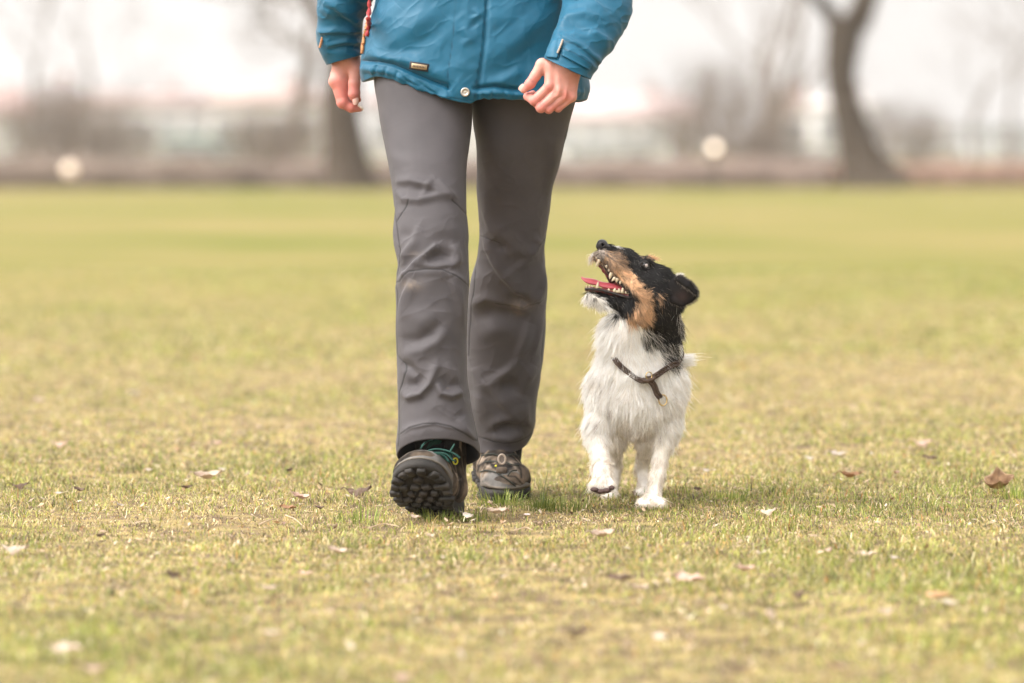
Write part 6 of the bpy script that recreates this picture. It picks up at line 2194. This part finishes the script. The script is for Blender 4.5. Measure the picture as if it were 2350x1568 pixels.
for px, Y, h, nb, sd_, lab in (
        (1655, 90, 2.6, 15, 31, "dark bare thicket around the bright globe"), (1610, 95, 2.2, 9, 32, "bare shrub left of the dark thicket"), (115, 92, 2.0, 14, 33, "dark bare shrub near the left edge"),
        (270, 94, 1.5, 12, 34, "low bare shrub right of the pale globe"), (620, 92, 1.7, 14, 35, "bare shrub left of the broad trunk"), (1760, 92, 1.3, 12, 36, "low bare shrub right of the dark thicket"),
        (2070, 95, 1.8, 12, 37, "bare shrub at the foot of the big forked tree"), (205, 100, 2.2, 12, 38, "tangled bare shrub against the left building"), (690, 96, 1.6, 10, 39, "bare shrub touching the broad trunk")):
    bare_tree("bare_shrub", px, Y, h, .03, lab, "shrub", sd_, 4, group=G, bush=int(nb * 1.7), spread=.45)

# low brown hedge along the edge of the field
def hedge(name, px0, px1, Y, top, lab, c, seed):
    rng = np.random.default_rng(seed)
    x0, x1 = Pt(px0, 400, Y)[()][0], Pt(px1, 400, Y)[()][0]
    root = empty(name, ((x0 + x1) / 2, Y, float(gz(0, Y))))
    tag(root, lab, "hedge", "low brown hedges at the far edge of the field")
    L = x1 - x0; nx = int(L / .12)
    sec = np.array([(-.35, -.1), (-.42, .35), (-.30, .8), (0, 1.0), (.30, .8), (.42, .35), (.35, -.1)])
    u = np.linspace(-L / 2, L / 2, nx)[:, None]
    P = np.stack([u + 0 * sec[None, :, 0], sec[None, :, 0] + 0 * u, sec[None, :, 1] * top + 0 * u], -1)
    P = P + .12 * np.stack([fbm(P, 3.1, seed + k, 3) for k in range(3)], -1)
    obj("hedge_mass", raw_mesh("hedge_mass", P, [grid_faces(nx, len(sec), False)]), mat("hedge_mass", c, rough=1, color2=tuple(q * .7 for q in c), nscale=3, bump=1, bscale=12, bdist=.08, spec=.05), root)
    n = int(L * 26)
    b = np.stack([rng.uniform(-L / 2, L / 2, n), rng.uniform(-.4, .4, n), rng.uniform(0, .5, n) * top], -1)
    paths = []
    for q in b:
        d_ = np.array([rng.normal() * .3, rng.normal() * .3, 1.0]); ll = top * rng.uniform(.4, .9)
        paths.append(np.array([q, q + d_ * ll * .5 + rng.normal(size=3) * .03, q + d_ * ll]))
    V, F = tubes(paths, [np.array([.008, .006, .003])] * n, 3, cap=False)
    obj("hedge_twigs", raw_mesh("hedge_twigs", V, F), mat("hedge_twig", tuple(q * 1.1 for q in c), rough=1), root)


hedge("hedge", -1300, 560, 80.5, .56, "low brown hedge along the left part of the field edge", (.17, .13, .105), 1)
hedge("hedge", 562, 1240, 81, .52, "low brown hedge behind the person's legs", (.19, .145, .12), 2)
hedge("hedge", 1242, 1900, 80.5, .54, "low brown hedge right of the person as far as the forked tree", (.20, .15, .125), 3)
hedge("hedge", 1902, 3650, 81, .50, "low reddish brown hedge along the right part of the field edge", (.26, .17, .13), 4)

# buildings
M_GLASS = mat("window_glass", (.16, .165, .17), rough=.15)
M_FRAME = mat("window_frame", (.7, .68, .65), rough=.6)
def house(px0, px1, y_eave, y_ridge, Y, wall, roof, label, wins=4, floors=1, flat=False, name="house"):
    a, b = Pt(px0, y_eave, Y)[()], Pt(px1, y_eave, Y)[()]
    zr = Pt(px0, y_ridge, Y)[()][2]
    z0 = -.3; zt = a[2]
    D_ = max(6, (b[0] - a[0]) * .35)
    root = empty(name, ((a[0] + b[0]) / 2, Y + D_ / 2, 0)); ox = np.array([(a[0] + b[0]) / 2, Y + D_ / 2, 0])
    tag(root, label, "building", "pale buildings beyond the field")
    W_ = (b[0] - a[0]) / 2
    m = mat("render_wall", wall, rough=.9, noise=.08, nscale=.6)
    V, F4, F3 = box_vf((0, 0, (zt + z0) / 2), (W_, D_ / 2, (zt - z0) / 2), None, .02)
    obj("wall", raw_mesh("wall", V, [F4, F3], False), m, root)
    e = .4
    if flat:
        V, F4, F3 = box_vf((0, 0, (zt + zr) / 2 + .003), (W_ + .2, D_ / 2 + .2, max(.1, (zr - zt) / 2)), None, .03)
        obj("roof", raw_mesh("roof", V, [F4, F3], False), mat("roof", roof, rough=.9, noise=.15, nscale=1), root)
    else:
        V = np.array([(-W_ - e, -D_ / 2 - e, zt - .1), (W_ + e, -D_ / 2 - e, zt - .1), (W_ + e, D_ / 2 + e, zt - .1), (-W_ - e, D_ / 2 + e, zt - .1), (-W_ + .6, 0, zr), (W_ - .6, 0, zr)])
        V = np.concatenate([V, V + [0, 0, .16]])
        F4 = [(6, 7, 11, 10), (8, 9, 10, 11), (1, 0, 4, 5), (3, 2, 5, 4), (0, 1, 7, 6), (1, 2, 8, 7), (2, 3, 9, 8), (3, 0, 6, 9)]
        F3 = [(7, 8, 11), (9, 6, 10), (2, 1, 5), (0, 3, 4)]
        rf = obj("roof", raw_mesh("roof", V, [F4, F3], False), mat("roof", roof, rough=.9, noise=.2, nscale=.8), root)
        V, F4, F3 = box_vf((W_ * .4, D_ * .1, zr + .1), (.35, .35, .6), None, .02)
        obj("chimney", raw_mesh("chimney", V, [F4, F3], False), mat("chimney", (.3, .2, .17), rough=.9), rf)
    hh = (zt - .2) / floors
    for fl_ in range(floors):
        for k in range(wins):
            x = -W_ + (k + .5) * 2 * W_ / wins
            zc_ = .2 + hh * (fl_ + .5)
            V, F4, F3 = box_vf((x, -D_ / 2 - .02, zc_), (.62, .07, hh * .26), None, .01)
            w_ = obj("window", raw_mesh("window", V, [F4, F3], False), M_FRAME, root)
            V, F4, F3 = box_vf((x, -D_ / 2 - .075, zc_), (.52, .03, hh * .21), None, .005)
            obj("pane", raw_mesh("pane", V, [F4, F3], False), M_GLASS, w_)


house(-420, 52, 262, 196, 230, (0.499, 0.484, 0.459), (0.341, 0.239, 0.217), "house with a red roof at the left edge beyond the hedge", 2)
house(60, 168, 235, 192, 255, (0.363, 0.330, 0.307), (0.161, 0.137, 0.129), "darker narrow house right of the red roofed one", 2)
house(175, 475, 240, 214, 250, (0.532, 0.508, 0.484), (0.274, 0.209, 0.194), "long pale bungalow left of the broad trunk", 5)
house(478, 735, 232, 202, 245, (0.499, 0.459, 0.419), (0.338, 0.250, 0.226), "beige house with a brownish red roof left of the broad trunk", 4)
house(840, 1240, 238, 210, 250, (0.580, 0.564, 0.549), (0.274, 0.209, 0.194), "long pale building hidden behind the person's legs", 5)
house(1262, 1602, 272, 222, 240, (0.597, 0.589, 0.572), (0.356, 0.275, 0.263), "white house with a long red roof right of the person", 5)
house(1788, 1866, 244, 212, 262, (0.407, 0.327, 0.265), (0.242, 0.177, 0.153), "small orange house left of the big forked tree", 2)
house(1868, 2020, 246, 222, 250, (0.564, 0.549, 0.532), (0.363, 0.338, 0.322), "white house partly hidden by the forked trunk", 3)
house(2050, 2226, 300, 288, 245, (0.468, 0.436, 0.403), (0.338, 0.315, 0.298), "low beige shed right of the big forked tree", 3, flat=True)
house(2228, 2900, 302, 288, 238, (0.322, 0.322, 0.322), (0.209, 0.217, 0.217), "flat grey building at the right edge", 4, flat=True)
house(372, 540, 322, 308, 165, (0.338, 0.403, 0.355), (0.290, 0.338, 0.307), "low green shed in front of the long pale bungalow", 3, flat=True, name="shed")
house(1770, 1932, 345, 334, 150, (0.629, 0.620, 0.605), (0.484, 0.484, 0.484), "low white garage left of the big forked tree", 2, flat=True, name="garage")
house(1290, 1500, 330, 318, 170, (0.612, 0.612, 0.597), (0.443, 0.443, 0.443), "low white garage in front of the red roofed house", 3, flat=True, name="garage")

# glowing globes on posts, standing in for two blurred bright spots
def bright_spot(px, py, Y, rad, power, lab):
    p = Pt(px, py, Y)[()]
    root = empty("spot_globe", (p[0], Y, float(gz(p[0], Y))))
    tag(root, lab, "lamp", "glowing globes put in for blurred bright spots at the field edge")
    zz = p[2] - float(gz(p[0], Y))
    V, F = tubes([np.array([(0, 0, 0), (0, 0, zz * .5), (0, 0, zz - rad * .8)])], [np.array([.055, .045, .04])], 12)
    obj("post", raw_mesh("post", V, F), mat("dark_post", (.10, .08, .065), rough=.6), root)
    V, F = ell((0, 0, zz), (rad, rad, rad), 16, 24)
    obj("globe", raw_mesh("globe", V, [F]), mat("spot_glow", (1.0, .82, .66), rough=.3, emis=power), root)


bright_spot(1640, 340, 77, .085, 1.2, "glowing globe on a dark post put in for a blurred bright spot before the dark thicket")
bright_spot(160, 390, 77.5, .12, .05, "low faintly glowing globe put in for a pale blurred spot at the left edge of the field")

# the air over the field: pale, even haze
V, F4, F3 = box_vf((0, 340, 11), (640, 385, 12.3), None, .2)
hz = raw_mesh("haze", V, [F4, F3], False)
hm = bpy.data.materials.new("haze"); hm.use_nodes = True
hm.node_tree.nodes.remove(hm.node_tree.nodes['Principled BSDF'])
pv = hm.node_tree.nodes.new('ShaderNodeVolumePrincipled')
pv.inputs['Color'].default_value = (.98, .96, .95, 1)
pv.inputs['Density'].default_value = .0005
hm.node_tree.links.new(pv.outputs[0], hm.node_tree.nodes['Material Output'].inputs['Volume'])
hz.materials.append(hm)
tag(link(bpy.data.objects.new("haze", hz)), "pale thin haze over the whole field", kind="stuff")
